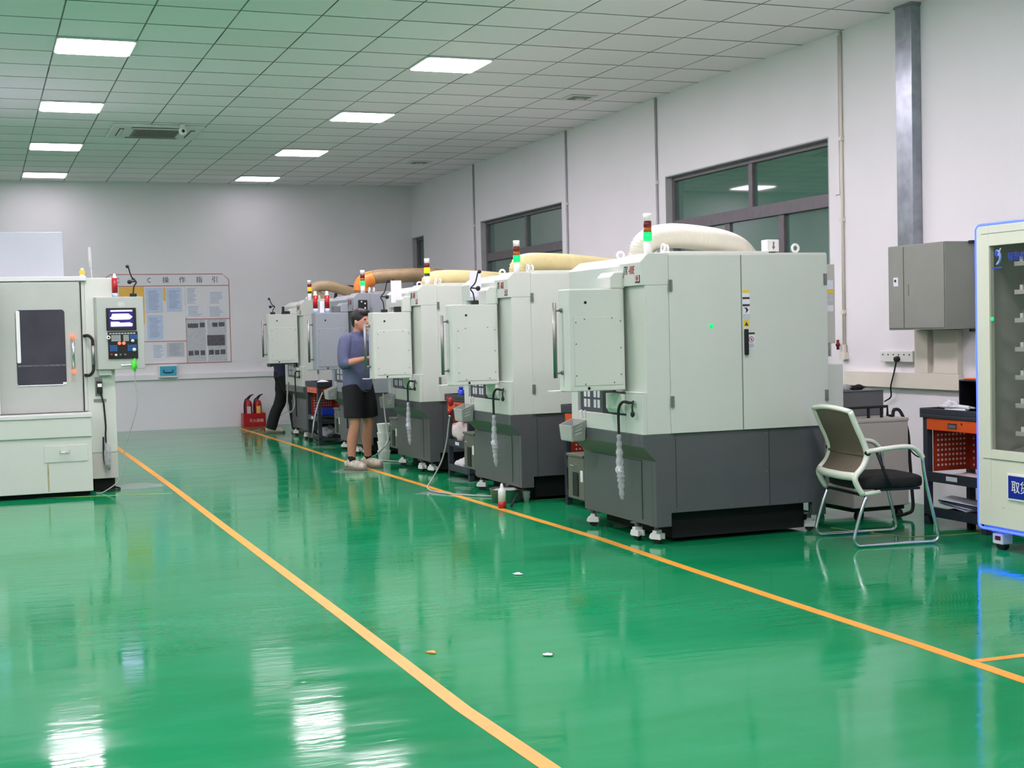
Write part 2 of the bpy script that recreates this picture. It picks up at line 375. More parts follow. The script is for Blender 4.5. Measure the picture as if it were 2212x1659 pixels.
for k, (a, b) in enumerate(WINS):
    fr = MB(); gx0, gx1 = WX + 0.07, WX + 0.13; t = 0.055
    fr.box(gx0, gx1, a, b, ZT - t, ZT).box(gx0, gx1, a, b, ZB, ZB + t).box(gx0, gx1, a, a + t, ZB + t, ZT - t).box(gx0, gx1, b - t, b, ZB + t, ZT - t)
    full = b - a > 1
    if full:
        fr.box(gx0 - 0.01, gx1, a + t, b - t, 2.345, 2.455)
        cy = a + 1.36; fr.box(gx0, gx1, cy - 0.035, cy + 0.035, 2.455, ZT - t)
        for c in (a + 0.86, a + 1.80): fr.box(gx0 + 0.005, gx1, c - 0.045, c + 0.045, ZB + t, 2.345)
    else: fr.box(gx0 - 0.01, gx1, a + t, b - t, 2.345, 2.455)
    f = fr.build('window_%d' % (k + 1), 'window_frame', bevel=0.004, kind='structure')
    MB().box(WX - 0.001, gx0, a + 0.0005, a + 0.012, ZB, ZT).box(WX - 0.001, gx0, b - 0.012, b - 0.0005, ZB, ZT).box(WX - 0.001, gx0, a + 0.012, b - 0.012, ZT - 0.012, ZT - 0.0005).build('window_reveal', 'reveal', f)
    panes = [(a + t, a + 1.325, 2.455, ZT - t, .10), (a + 1.395, b - t, 2.455, ZT - t, .10), (a + t, a + .815, ZB + t, 2.345, .105), (a + .905, a + 1.755, ZB + t, 2.345, .095), (a + 1.845, b - t, ZB + t, 2.345, .105)] if full else [(a + t, b - t, ZB + t, 2.345, .1), (a + t, b - t, 2.455, ZT - t, .1)]
    for (p, q, z0, z1, off) in panes:
        MB().box(WX + off, WX + off + 0.006, p, q, z0, z1).build('pane', 'night_glass', f)
# conduits on the window wall
pl = ['grey conduit pipe beside the far window', 'grey conduit pipe between the two wide windows', 'grey conduit pipe just beyond the nearest window', 'white conduit pipe between nearest window and metal box']
for (y, mm, r, z0, lb) in ((18.37, 'conduit', .012, 0.0, pl[0]), (15.09, 'conduit', .012, 0.0, pl[1]), (12.76, 'conduit', .012, 0.0, pl[2]), (9.50, 'trunking', .012, 1.20, pl[3])):
    p = MB().cyl((WX - r - .003, y, z0 if z0 else .01), (WX - r - .003, y, HZ - .004), r, 10)
    o = p.build('conduit_pipe', mm, smooth=True); tag(o, lb, 'pipe', 'conduit pipes down the window wall')
    for z in (2.2, 2.85, 1.45): MB().box(WX - .032, WX - .001, y - .02, y + .02, z, z + .03).build('pipe_clip', 'trunking', o)
tag(MB().box(WX - .014, WX - .001, 9.54, 9.60, 2.42, 3.70).build('cable_cover', 'wall_paint', bevel=.003), 'flat white cable cover beside the white conduit pipe', 'cable cover')
# floor lines
def line(name, pts, wd, m_, label):
    mb = MB(); n = len(pts); vs = []
    for i, (x, y) in enumerate(pts):
        a = Vector(pts[max(i - 1, 0)]); b = Vector(pts[min(i + 1, n - 1)]); t = (b - a).normalized(); nn = Vector((-t.y, t.x)) * wd / 2
        for z in (0.0004, 0.0016): vs += [(x + nn.x, y + nn.y, z), (x - nn.x, y - nn.y, z)]
    fs = []
    for i in range(n - 1):
        a, b = i * 4, (i + 1) * 4
        fs += [(a + 2, a + 3, b + 3, b + 2), (a, b, b + 1, a + 1), (a, a + 2, b + 2, b), (a + 1, b + 1, b + 3, a + 3)]
    fs += [(0, 1, 3, 2), ((n - 1) * 4, (n - 1) * 4 + 2, (n - 1) * 4 + 3, (n - 1) * 4 + 1)]
    mb.add(vs, fs); return mb.build(name, m_, kind='structure', label=label)
def px(l): return [(onz(u, v).x, onz(u, v).y) for u, v in l]
c1 = px([(1188, 1659), (1000, 1531), (735, 1327), (500, 1150), (380, 1058), (300, 1000), (257, 970)])
line('trim_1', [(1.64, 1.0)] + c1 + [(1.60, 19.5)], 0.062, 'tape_yellow', 'yellow floor line running past the single machine')
c2 = px([(2212, 1470), (2000, 1398), (1700, 1300), (1500, 1233), (1300, 1165), (1100, 1105), (1000, 1075), (900, 1044), (780, 1008), (640, 963), (560, 938), (516, 925)])
line('trim_2', [(3.66, 1.0)] + c2, 0.062, 'tape_yellow', 'yellow floor line running past the row of machines')
line('trim_3', px([(2110, 1428), (2330, 1402)]), 0.045, 'tape_yellow', 'short yellow line branching towards the vending machine')
line('trim_4', px([(-200, 1084), (0, 1078), (200, 1072), (372, 1066)]), 0.03, 'thin_yellow', 'thin faded yellow line in front of the single machine')
line('trim_5', px([(1795, 1140), (1880, 1151), (1960, 1160), (2050, 1156), (2125, 1150)]), 0.02, 'thin_yellow', 'thin faded yellow line under the office chair')
line('trim_6', px([(1120, 1083), (1210, 1077), (1300, 1073)]), 0.02, 'thin_yellow', 'thin faded yellow line between the two nearest machines')

# ------------------------------------------------------------ ceiling things
GX, GY = 0.645, 10.665
def lamp_proto():
    r = empty('ceiling_light', (0, 0, HZ), 'x', 'ceiling light')
    p = MB(); n = 6; R = .035
    def rr(h, z): 
        out = []
        for cx, cy, a0 in ((h - R, h - R, 0), (-h + R, h - R, 90), (-h + R, -h + R, 180), (h - R, -h + R, 270)):
            for k in range(n + 1):
                a = math.radians(a0 + 90 * k / n); out.append((cx + R * math.cos(a), cy + R * math.sin(a)))
        return out
    p.prism(rr(.302, 0), 'z', -.016, -.0005).build('lamp_frame', 'lamp_frame', r)
    MB().prism(rr(.285, 0), 'z', -.019, -.0165).build('diffuser', 'lamp_light1_0', r)
    return r
proto = lamp_proto(); first = True
names_row = {-4: 'nearest', 1: 'second', 6: 'third', 11: 'fourth', 16: 'farthest'}
for ci, cname in ((-5, 'outer row'), (0, 'row above the single machine'), (5, 'row over the machine line')):
    for j in (-19, -14, -9, -4, 1, 6, 11, 16):
        o = proto if first else copy_tree(proto); first = False
        o.location = (GX + .6 * ci + .3, GY + .6 * j + .3, HZ)
        for ch in o.children:
            if ch.name.startswith('diffuser'): ch.data = ch.data.copy(); ch.data.materials[0] = M['lamp_light%d_%d' % (j, ci)]
        o['label'] = 'lit square ceiling panel, %s in the %s' % (names_row.get(j, ('hindmost', 'third back', 'second back')[(j + 19) // 5] if j < -4 else ''), cname)
        o['group'] = 'square ceiling light panels'
def ac():
    x0, y0 = GX + .6 * 1 + .20, GY + .6 * 8 + .12
    r = empty('ceiling_air_conditioner', (x0, y0, HZ), 'white square ceiling cassette air conditioner between the two rows of lights', 'air conditioner')
    w_ = .98
    MB().prism([(0, 0), (w_, 0), (w_, w_), (0, w_)], 'z', -.03, -.001).build('panel', 'ac_white', r, bevel=.01)
    g = MB().box(.24, .74, .24, .74, -.042, -.031)
    for k in range(9): g.box(.26, .72, .26 + k * .052, .268 + k * .052, -.048, -.042)
    g.build('intake_grille', 'ac_grille', r)
    for k, b in enumerate(((.2, .78, .08, .13), (.2, .78, .85, .90), (.08, .13, .2, .78), (.85, .90, .2, .78))):
        MB().box(b[0], b[1], b[2], b[3], -.034, -.0305).build('air_slot', 'black', r)
        MB().box(b[0] + .01, b[1] - .01, b[2] + .012, b[3] - .02, -.044, -.036).build('louvre', 'ac_white', r)
    c = ony(392, 272, y0 - .02)
    t = empty('security_camera', (c.x, y0 - .10, HZ), 'small white camera hanging from the ceiling before the air conditioner', 'security camera')
    MB().cyl((0, 0, -.002), (0, 0, -.05), .03, 16).build('mount', 'plastic_white', t, smooth=True)
    MB().sphere((0, 0, -.085), .045).build('housing', 'plastic_white', t, smooth=True)
    MB().cyl((0, -.036, -.085), (0, -.056, -.092), .017, 12).build('lens', 'black', t, smooth=True)
ac()
for (x, y, lb) in ((5.77, 12.9, 'small square ceiling vent nearer the camera'), (5.75, 18.3, 'small square ceiling vent near the back wall')):
    r = empty('ceiling_vent', (x, y, HZ), lb, 'vent', group='small ceiling vents')
    MB().box(-.15, .15, -.15, .15, -.012, -.001).build('vent_frame', 'ac_white', r, bevel=.004)
    MB().box(-.10, .10, -.10, .10, -.014, -.0121).build('grille', 'ac_grille', r)
    MB().box(-.04, .05, -.03, .02, -.03, -.0141).build('flap', 'ac_white', r)

# ------------------------------------------------------------ machines
def duct(mb, pts, r, rib=.012, amp=.004, n=26):
    c = bez(pts, 30); out = [c[0]]; acc = 0; L = 0; step = rib / 3
    # resample evenly
    res = [c[0]]; rest = 0
    for a, b in zip(c, c[1:]):
        d = (b - a).length; t = step - rest
        while t < d: res.append(a + (b - a) * (t / d)); t += step
        rest = (rest + d) % step if d else rest
        rest = d - (t - step)
    rad = [r + amp * (1, -.5, -.5)[i % 3] for i in range(len(res))]
    return mb.tube(res, rad, n)
def caster(parent, x, y, z=0.0, s=1.0, rot=0.0):
    cs = MB(); c, sn = math.cos(rot), math.sin(rot)
    a = bpy.data.objects.new('caster', None)
    w_ = MB().cyl((-.012, -.004, .029), (.012, -.004, .029), .029, 18)
    g = MB(); a_ = [math.pi * k / 10 for k in range(11)]
    poly = [(.044 * math.cos(t), .034 + .044 * math.sin(t)) for t in a_] + [(.031 * math.cos(t), .034 + .031 * math.sin(t)) for t in reversed(a_)]
    g.prism(poly, 'x', -.024, .024); g.box(-.029, -.014, -.046, .030, .03, .068); g.box(.014, .029, -.046, .030, .03, .068); g.box(-.03, .03, -.02, .012, .066, .088)
    go = g.build('caster', 'plastic_white', parent, bevel=.002, loc=(x, y, z)); go.rotation_euler = (0, 0, rot); go.scale = (s, s, 1)
    wo = w_.build('wheel', 'rubber', go, smooth=False)
    MB().cyl((0, 0, .0885), (0, 0, .1195), .015, 12).box(-.03, .03, -.03, .03, .112, .1195).build('caster_stem', 'chiller_dark', go)
    return go
def gooseneck(name, p, label, cat, h=.2, flip=1):
    r = empty(name, p, label, cat, group='gooseneck phone holders on the machines')
    MB().box(-.03, .03, -.02, .02, .0, .03).build('clamp_base', 'black', r, bevel=.003)
    MB().tube(bez([(0, 0, .03), (.01 * flip, 0, h * .35), (.03 * flip, 0, h * .5), (-.01 * flip, 0, h * .68), (-.035 * flip, 0, h)], 8), .006, 8).build('arm', 'rubber', r, smooth=True)
    MB().sphere((-.045 * flip, -.01, h * 1.02), .016).sphere((-.03 * flip, -.01, h * .5), .02, .015, .02).build('clamp_head', 'black', r, smooth=True)
    MB().cyl((-.03 * flip, -.01, h * .5), (.03 * flip, 0, h * .52), .006, 8).build('clamp_bar', 'black', r, smooth=True)
    return r
W, L, H = 1.36, 1.11, 1.84
def machine(x0, y0, body, label, dz=0.0, lit='green', hose=None, hosemat='duct_cream', gun='bag', basket=True, screwmat='bolt', tank=True):
    r = empty('milling_machine', (x0, y0, 0), label, 'machine tool', group='row of milling machines along the window wall')
    # base
    prof = [(.0, .706), (.0, .627), (.085, .535), (.085, .12), (.19, .12), (.19, .205), (W - .13, .205), (W - .13, .12), (W - .03, .12), (W - .03, .706)]
    b = MB().prism(prof, 'y', 0.004, .06)
    b.prism([(.0, .706), (.0, .627), (.085, .535), (.085, .12), (.13, .12), (.13, .205), (W - .03, .205), (W - .03, .706)], 'y', .06, L)
    base = b.build('base', 'dark_sheet', r, bevel=.003)
    MB().box(.082, .0845, .20, 1.0, .525, .530).box(.0825, .0846, .20, .205, .15, .525).build('access_seam', 'black', base)
    bs = MB()
    for x in (.22, .62, .88, 1.10, 1.30):
        for z in (.225, .68): bs.cyl((x, .0035, z), (x, -.001, z), .006, 8)
    for z in (.43,): bs.cyl((.885, .0035, z), (.885, -.001, z), .006, 8)
    bs.build('base_bolts', 'bolt', base)
    MB().box(.903, .906, .0025, .004, .21, .70).box(.225, .227, .0025, .004, .21, .70).build('base_seam', 'void', base)
    # coolant tank sticking out at the far front end
    t = MB().box(.085, .60, L + .004, L + (.285 if tank else .02), .17, .47).box(.075, .61, L + .002, L + (.295 if tank else .02), .47, .49).build('coolant_tank', 'tank_sheet', r, bevel=.004)
    if tank: MB().tube([(.083, L + .13, .41), (.06, L + .13, .41), (.06, L + .18, .41), (.083, L + .18, .41)], .005, 8).build('tank_handle', 'chrome', t)
    if tank: MB().box(.081, .0845, L + .02, L + .06, .30, .38).build('tank_tag', 'plastic_white', t)
    if tank: MB().box(.079, .0845, L + .10, L + .11, .19, .36).box(.082, .0845, L + .12, L + .20, .19, .36).build('sight_slot', 'black', t)
    # enclosure
    e = MB().box(.03, W, .002, L - .002, .706, 1.64)                                    # core
    e.prism([(.0, 1.64), (.0, 1.785), (.055, H), (W, H), (W, 1.64)], 'y', .001, .30)
    e.prism([(.0, 1.64), (.0, 1.775), (.085, H - .008), (W, H - .008), (W, 1.64)], 'y', .30, L)
    e.box(0, .03, .001, .24, .706, .965)                                                # lower front, near end
    e.box(0, .03, .24, 1.0, .706, .815)                                                 # sill
    e.box(0, .03, 1.0, L, .706, 1.64)                                                   # far column
    en = e.build('enclosure', body, r, bevel=.004)
    MB().box(-.004, .031, .0, .24, .965, .972).build('ledge', 'plastic_white', en)
    g = MB().box(.022, .029, .62, 1.0, .816, 1.3).build('door_window', 'grille_dark', r)
    gw = MB()
    for yy in (.70, .76, .86, .92):
        for z in (.845, .915, .985): gw.box(.0195, .0218, yy - .02, yy + .02, z, z + .055)
    gw.build('grille_slots', 'grille_white', g)
    MB().box(.012, .0295, .24, .62, .816, .965).box(.012, .0295, .45, .60, .965, 1.3).build('door_track', 'black', r)
    MB().prism([(-.03, .86), (-.01, .83), (.03, .83), (.03, .955), (-.03, .955)], 'y', .245, .48).build('nozzle_box', body, r, bevel=.004)
    MB().box(.0286, .0299, .43, .90, 1.615, 1.6385).build('top_slot', 'void', r)
    # side doors
    def door(xa, xb, nm):
        return MB().box(xa + .003, xb - .003, -.012, .0015, .708, H - .012).build(nm, body, r, bevel=.003)
    d1 = door(.19, .689 + .02, 'side_door'); d2 = door(.709, W - .002, 'side_door')
    for z in (.872, 1.60):
        MB().box(.188, .212, -.021, -.0125, z, z + .072).box(.196, .203, -.025, -.021, z, z + .072).build('hinge', 'hinge', d1)
    for z in (.87, 1.63): MB().box(W - .035, W - .012, -.021, -.0125, z, z + .072).build('hinge', 'hinge', d2)
    MB().box(.705, .713, -.0117, .0, .71, H - .014).build('door_gap', 'seam', r)
    # handle and stickers on the side door
    MB().box(.722, .748, -.034, -.0125, 1.187, 1.352).build('door_handle', 'black', d2, bevel=.006)
    st = [(1.585, 1.601, .716, .768, 'yellow_label'), (1.557, 1.582, .716, .768, 'paper_white'), (1.544, 1.556, .716, .768, 'ink_brown'), (1.512, 1.541, .716, .768, 'paper_white'),
          (1.498, 1.511, .716, .768, 'ink_brown'), (1.448, 1.497, .718, .768, 'paper_white'), (1.41, 1.447, .72, .768, 'paper_grey'), (1.368, 1.408, .722, .762, 'yellow_label'), (1.355, 1.367, .724, .758, 'paper_white')]
    for z0, z1, xa, xb, mm in st:
        s_ = MB().box(xa, xb, -.0135, -.0123, z0, z1).build('warning_sticker', mm, d2)
    MB().prism([(.728, 1.374), (.742, 1.400), (.756, 1.374)], 'y', -.0142, -.0137).build('warning_triangle', 'ink_brown', d2)
    MB().prism([(.722, 1.488), (.745, 1.49), (.758, 1.474), (.748, 1.462), (.735, 1.452), (.742, 1.47), (.738, 1.481)], 'y', -.0142, -.0137).build('pictogram', 'ink', d2)
    MB().box(.750, .802, -.0135, -.0123, 1.228, 1.318).build('warning_sticker', 'paper_white', d2)
    MB().box(.750, .802, -.0142, -.0137, 1.318, 1.330).build('sticker_head', 'ink_brown', d2)
    MB().ring((.776, -.0142, 1.285), .017, .0022, 'y', 20, 6).prism([(.766, 1.294), (.78, 1.29), (.786, 1.279), (.776, 1.276)], 'y', -.0145, -.014).build('prohibition_sign', 'logo_red', d2)
    for k in range(3): MB().box(.754, .798, -.0142, -.0137, 1.236 + k * .009, 1.239 + k * .009).build('sticker_text', 'ink_brown', d2)
    MB().cyl((.489 - .005, -.0125, 1.378), (.484, -.018, 1.378), .014, 20).build('indicator_lamp', 'lit_green', d1, smooth=True)
    # boxes at the wall end
    bb = MB().box(W + .001, W + .075, .02, .5, 1.245, 1.765).build('electric_box', 'chiller', r, bevel=.004)
    for k, (z0, z1, mm) in enumerate(((1.60, 1.66, 'paper_white'), (1.575, 1.595, 'yellow_label'), (1.50, 1.57, 'paper_grey'), (1.455, 1.495, 'paper_white'))):
        MB().box(W + .012, W + .060, .0175, .0195, z0, z1).build('box_label', mm, bb)
    MB().box(W + .001, W + .13, .02, .6, .715, 1.105).build('rear_box', body, r, bevel=.004)
    # roof
    MB().box(.27, 1.0, .12, .9, H + .001, H + .018).build('roof_plate', body, r, bevel=.005)
    eb = [(.215, .10), (.30, .22), (1.20, .12), (.30, .9)]
    for i, (x, y) in enumerate(eb):
        q = MB().cyl((x, y, H - .005), (x, y, H + .012), .014, 12)
        q.ring((x, y, H + .036), .024, .0085, 'y' if i > 1 else 'x')
        q.build('lifting_eye', 'plastic_white', r, smooth=True)
    sb = MB().box(1.05, 1.14, .22, .30, H + .02, H + .10).build('switch_box', 'plastic_white', r, bevel=.005)
    MB().box(1.06, 1.08, .24, .28, H + .0005, H + .02).box(1.11, 1.13, .24, .28, H + .0005, H + .02).build('switch_box_feet', 'black', sb)
    MB().prism([(1.095, H + .035), (1.107, H + .05), (1.10, H + .06), (1.102, H + .085), (1.092, H + .085), (1.093, H + .06), (1.085, H + .05)], 'y', .2165, .2195).build('switch_mark', 'hinge', sb)
    # tower light
    tx, ty = .175, .235
    tw = MB().cyl((tx, ty, H), (tx, ty, H + .09), .026, 20).build('tower_light', 'plastic_white', r, smooth=True)
    z = H + .09
    for nm, hgt, c0 in (('green', .055, 'tower_green'), ('yellow', .030, 'tower_amber'), ('red', .042, 'tower_red')):
        on = nm == lit or (nm == 'yellow' and lit == 'orange')
        if lit != 'green': hgt = {'green': .03, 'yellow': .055, 'red': .042}[nm]
        MB().cyl((tx, ty, z + .0005), (tx, ty, z + hgt), .0262 if not on else .029, 20).build('lamp_segment', ('lit_' + lit) if on else c0, tw, smooth=True); z += hgt
    MB().cyl((tx, ty, z + .0005), (tx, ty, z + .048), .0265, 20).build('tower_cap', 'plastic_white', tw, smooth=True)
    # pendant
    za, zb = .983 + dz, 1.628 + dz
    pn = MB().prism([(-.383, .24), (.0, .24), (.0, .38), (-.396, .38), (-.394, .30)], 'z', za, zb).build('control_panel', body, r, bevel=.006)
    MB().box(-.352, -.022, .236, .2395, za + .035, zb - .175).build('back_plate', body, pn, bevel=.0015)
    sc = MB()
    for x, z in ((-.34, .10), (-.34, .30), (-.34, .465 - .03), (-.03, .10), (-.03, .27), (-.03, .44), (-.28, .045), (-.08, .05), (-.28, .455), (-.09, .46)): sc.cyl((x, .2355, za + z), (x, .233, za + z), .0048, 8)
    sc.build('plate_screws', screwmat, pn)
    MB().cyl((-.27, .2395, zb - .085), (-.27, .237, zb - .085), .0095, 14).cyl((-.255, .2395, za + .018), (-.255, .237, za + .018), .0095, 14).build('cable_hole', 'void', pn)
    h = MB().cyl((-.445, .33, zb - .082), (-.445, .33, za + .087), .013, 14)
    h.cyl((-.445, .33, zb - .13), (-.396, .33, zb - .13), .008, 10).cyl((-.445, .33, za + .12), (-.396, .33, za + .12), .008, 10)
    h.cyl((-.404, .33, zb - .13), (-.396, .33, zb - .13), .014, 12).cyl((-.404, .33, za + .12), (-.396, .33, za + .12), .014, 12)
    h.build('panel_handle', 'steel', pn, smooth=True)
    MB().box(-.445, -.02, .36, .47, za - .004, za + .003).build('panel_ledge', body, pn)
    MB().box(-.33, -.06, .3805, .386, zb - .27, zb - .06).build('screen', 'screen', pn)
    kb = MB().box(-.33, -.06, .3805, .388, za + .05, za + .33).build('keypad', 'black', pn)
    if dz > -.01 and y0 > 17: MB().prism([(-.38, za - .001), (-.02, za - .001), (-.02, za - .012), (-.25, za - .02), (-.37, za - .045)], 'y', .25, .46).build('keyboard_shelf', 'black', pn)
    MB().prism([(-.09, zb + .001), (-.09, 1.705), (-.06, 1.735), (.012, 1.735), (.012, zb + .001)], 'y', .245, .45).build('panel_arm', body, r, bevel=.008)
    # maker's marks
    text_mesh('JTK', .078, 'ink', 'maker_lettering', face_x((-.0012, .238, 1.712)), r, .0006, .35, .5)
    text_mesh('-400E', .074, 'logo_red', 'maker_lettering', face_x((-.0012, .17, 1.714)), r, .0006, .35, .5)
    bd = MB().box(-.0025, -.0003, .006, .070, 1.655, 1.704).build('maker_badge', 'ink_brown', r)
    MB().cyl((-.0026, .040, 1.684), (-.0036, .040, 1.684), .017, 18).build('badge_emblem', 'logo_red', bd)
    MB().box(-.0034, -.0026, .016, .064, 1.666, 1.702).build('badge_field', 'grille_white', bd)
    # chip gun on its hook, hanging hose
    hk = MB().cyl((.0, .13, .905), (-.045, .13, .905), .008, 10).tube([(-.02, .09, .92), (-.03, .09, .88), (-.03, .085, .84)], .006, 8).sphere((-.03, .085, .835), .014, .014, .02)
    hk.build('hose_hook', 'rubber', r, smooth=True)
    MB().box(-.03, -.001, .10, .155, .90, .915).build('hook_plate', 'chrome', r)
    pts = [(-.04, .14, .91), (-.045, .20, .905), (-.05, .245, .86), (-.05, .25, .75), (-.05, .245, .64), (-.05, .225, .5), (-.052, .22, .42), (-.052, .215, .31)]
    MB().tube(bez(pts, 8), .009, 10).build('coolant_hose', 'rubber', r, smooth=True)
    if gun == 'bag':
        bz = bez([(-.05, .25, .70), (-.052, .243, .6), (-.055, .232, .49), (-.055, .222, .44), (-.055, .220, .38), (-.052, .215, .285)], 6)
        rr_ = [.012 + .014 * math.sin(3.1416 * i / (len(bz) - 1)) + .004 * math.sin(i * 2.1) for i in range(len(bz))]
        bg = MB().tube(bz, rr_, 12); bg.build('plastic_sleeve', 'bag', r, smooth=True)
        MB().blob((-.065, .232, .475), .014, .03, .018, 3, .3).build('sleeve_knot', 'cloth_white', r, smooth=True)
    if hose:
        dct = duct(MB(), hose, .078 if hosemat != 'duct_tan' else .068).build('exhaust_duct', hosemat, r, smooth=True, label='ribbed %s exhaust duct' % {'duct_white': 'cream white', 'duct_cream': 'yellowed', 'duct_brown': 'brown', 'duct_tan': 'tan'}[hosemat])
        if hosemat == 'duct_brown': duct(MB(), [(.205, .42, H + .03), (.22, .42, H + .11), (.27, .42, H + .155), (.34, .42, H + .18)], .092, amp=.001).build('duct_elbow', 'duct_orange', dct, smooth=True, label='shiny orange wrapped elbow')
    for x, y, ro in ((.14, .12, .5), (.10, .32, .2), (.12, 1.05, .9), (W - .09, .12, 1.0), (W - .09, .95, .4)): caster(r, x, y, 0, 1, ro)
    MB().box(.24, W - .14, .10, L - .03, .03, .204).box(W - .14, W - .03, .18, L - .03, .03, .119).build('undercarriage_shade', 'void', r)  # black block stands in for the deep shade beneath the machine
    if basket:
        bk = empty('hanging_basket', (x0 - .002, y0 + .97, .70), basket, 'basket', group='grey plastic baskets hung on the machines')
        prof = [(-.165, .03), (-.15, -.06), (-.005, -.065), (-.001, .075)]
        m_ = MB()
        # tapered open box: four walls and a floor
        X0, X1, Y0, Y1 = -.105, -.003, -.11, .11; t = .006
        def quad(a, b_, zt0, zt1): pass
        vs = []; 
        def wall(p, q, zt):  # p,q top corners; tapered bottom
            pb = (p[0] * .88 - .006, p[1] * .85); qb = (q[0] * .88 - .006, q[1] * .85)
            n_ = Vector((q[1] - p[1], -(q[0] - p[0]), 0)).normalized() * t
            m_.add([(p[0], p[1], zt[0]), (q[0], q[1], zt[1]), (qb[0], qb[1], -.085), (pb[0], pb[1], -.085),
                    (p[0] + n_.x, p[1] + n_.y, zt[0]), (q[0] + n_.x, q[1] + n_.y, zt[1]), (qb[0] + n_.x, qb[1] + n_.y, -.085), (pb[0] + n_.x, pb[1] + n_.y, -.085)],
                   [(0, 1, 2, 3), (7, 6, 5, 4), (0, 4, 5, 1), (1, 5, 6, 2), (2, 6, 7, 3), (3, 7, 4, 0)])
        wall((X0, Y0), (X1, Y0), (.02, .06)); wall((X1, Y1), (X0, Y1), (.06, .02)); wall((X0, Y1), (X0, Y0), (.02, .02)); wall((X1, Y0), (X1, Y1), (.06, .06))
        m_.box(X0 * .88 - .006, X1 * .88 - .008, Y0 * .85, Y1 * .85, -.09, -.082)
        ba = m_.build('basket_body', 'plastic_grey', bk, bevel=.003)
        sl = MB()
        for k in range(3): sl.prism([(-.085, .002 - k * .025), (-.03, .022 - k * .025), (-.03, .032 - k * .025), (-.085, .012 - k * .025)], 'y', Y0 - .0025 + .003 * k, Y0 + .001 + .003 * k)
        sl.build('basket_slots', 'grille_white', ba)
        MB().tube([(-.003, -.1, .07), (-.01, -.1, .11), (-.001, -.1, .125)], .005, 8).tube([(-.003, -.04, .07), (-.01, -.04, .11), (-.001, -.04, .125)], .005, 8).build('basket_hook', 'plastic_white', bk)
    return r
hose5 = [(.215, .42, H + .004), (.235, .42, H + .07), (.31, .42, H + .118), (.45, .43, H + .138), (.65, .45, H + .128), (.84, .48, H + .105), (.99, .52, H + .065), (1.09, .56, H + .0), (1.14, .58, H - .05)]
hose4 = [(.23, .34, H + .004), (.24, .34, H + .06), (.30, .34, H + .085), (.42, .36, H + .092), (.70, .42, H + .085), (1.0, .50, H + .065), (1.5, .6, H + .03)]
hose3 = [(.22, .34, H + .004), (.24, .34, H + .05), (.33, .34, H + .07), (.50, .36, H + .075), (.85, .44, H + .065), (1.3, .52, H + .03)]
hose2 = [(.20, .42, H + .004), (.21, .42, H + .09), (.28, .42, H + .165), (.42, .42, H + .20), (.7, .44, H + .21), (1.0, .46, H + .215), (1.25, .5, H + .20), (1.5, .6, H + .15)]
hose1 = [(.40, .35, H + .004), (.30, .35, H + .06), (.25, .35, H + .14), (.33, .36, H + .185), (.48, .38, H + .19), (.72, .44, H + .13), (.95, .5, H + .08), (1.3, .6, H + .06)]
MX = [(3.84, 7.714), (3.91, 10.20), (3.955, 12.74), (3.93, 15.09), (3.93, 17.80)]
machine(*MX[0], 'white_sheet', 'large white and charcoal milling machine nearest the camera, warning stickers on its side door', 0, 'green', hose5, 'duct_white', basket='light grey plastic basket hung on the machine nearest the camera')
machine(*MX[1], 'white_sheet', 'white and charcoal milling machine, second from the camera, steel basin at its foot', -.035, 'green', hose4, 'duct_cream', basket='grey plastic basket hung on the machine behind the steel basin')
machine(*MX[2], 'white_sheet', 'white milling machine in the middle of the row, worker standing at its panel', -.045, 'yellow', hose3, 'duct_cream', basket='grey plastic basket beside the white buckets')
machine(*MX[3], 'blue_sheet', 'bluish grey milling machine with two red spray cans on its panel', 0.0, 'green', hose2, 'duct_brown', gun='no', basket='grey plastic basket hung on the bluish grey machine')
machine(*MX[4], 'white_sheet', 'white milling machine farthest from the camera, worker in black trousers at its panel', .035, 'orange', hose1, 'duct_tan', gun='no', basket=None, tank=False)

# orange elbow and black brackets on the bluish machine
x2, y2 = MX[3]
for i, (dx, w_) in enumerate(((.55, .05), (1.0, .05))):
    o = MB().prism([(x2 + dx, H + .002), (x2 + dx + .05, H + .002), (x2 + dx + .03 - .05 * i, H + .17), (x2 + dx - .02 - .05 * i + .04, H + .17)], 'y', y2 + .36, y2 + .40).build('duct_bracket', 'black', bevel=.004)
    tag(o, ['black bracket under the brown duct, nearer the orange elbow', 'black bracket under the brown duct, nearer the windows'][i], 'bracket', 'black brackets under the brown duct')
o = MB().tube(bez([(4.62, 18.75, H + .0), (4.66, 18.75, H + .14), (4.83, 18.76, H + .20), (5.0, 18.78, H + .14), (5.05, 18.78, H + .0)], 8), .022, 12).build('rubber_hose', 'rubber', smooth=True)
tag(o, 'thick black rubber hose arching above the farthest machine', 'hose')
# things on the panels
def on_panel(i, dx, dyy, dzz): return (MX[i][0] + dx, MX[i][1] + dyy, 1.6285 + (0, -.035, -.045, 0, .035)[i] + dzz)
gooseneck('phone_holder', (MX[1][0] - .17, MX[1][1] + .31, on_panel(1, 0, 0, 0)[2]), 'black gooseneck clamp on the panel of the second machine', 'phone holder', .26, -1)
gooseneck('phone_holder', (MX[2][0] - .25, MX[2][1] + .31, on_panel(2, 0, 0, 0)[2]), 'black gooseneck clamp on the panel the worker in shorts uses', 'phone holder', .30, -1)
gooseneck('phone_holder', (MX[4][0] - .31, MX[4][1] + .31, on_panel(4, 0, 0, 0)[2]), 'black gooseneck clamp on the panel of the farthest machine', 'phone holder', .20, 1)
def slab(name, m_, b, label, cat, bevel=.003, group=None):
    o = MB().box(*b).build(name, m_, bevel=bevel); return tag(o, label, cat, group)
p = on_panel(2, 0, 0, 0)
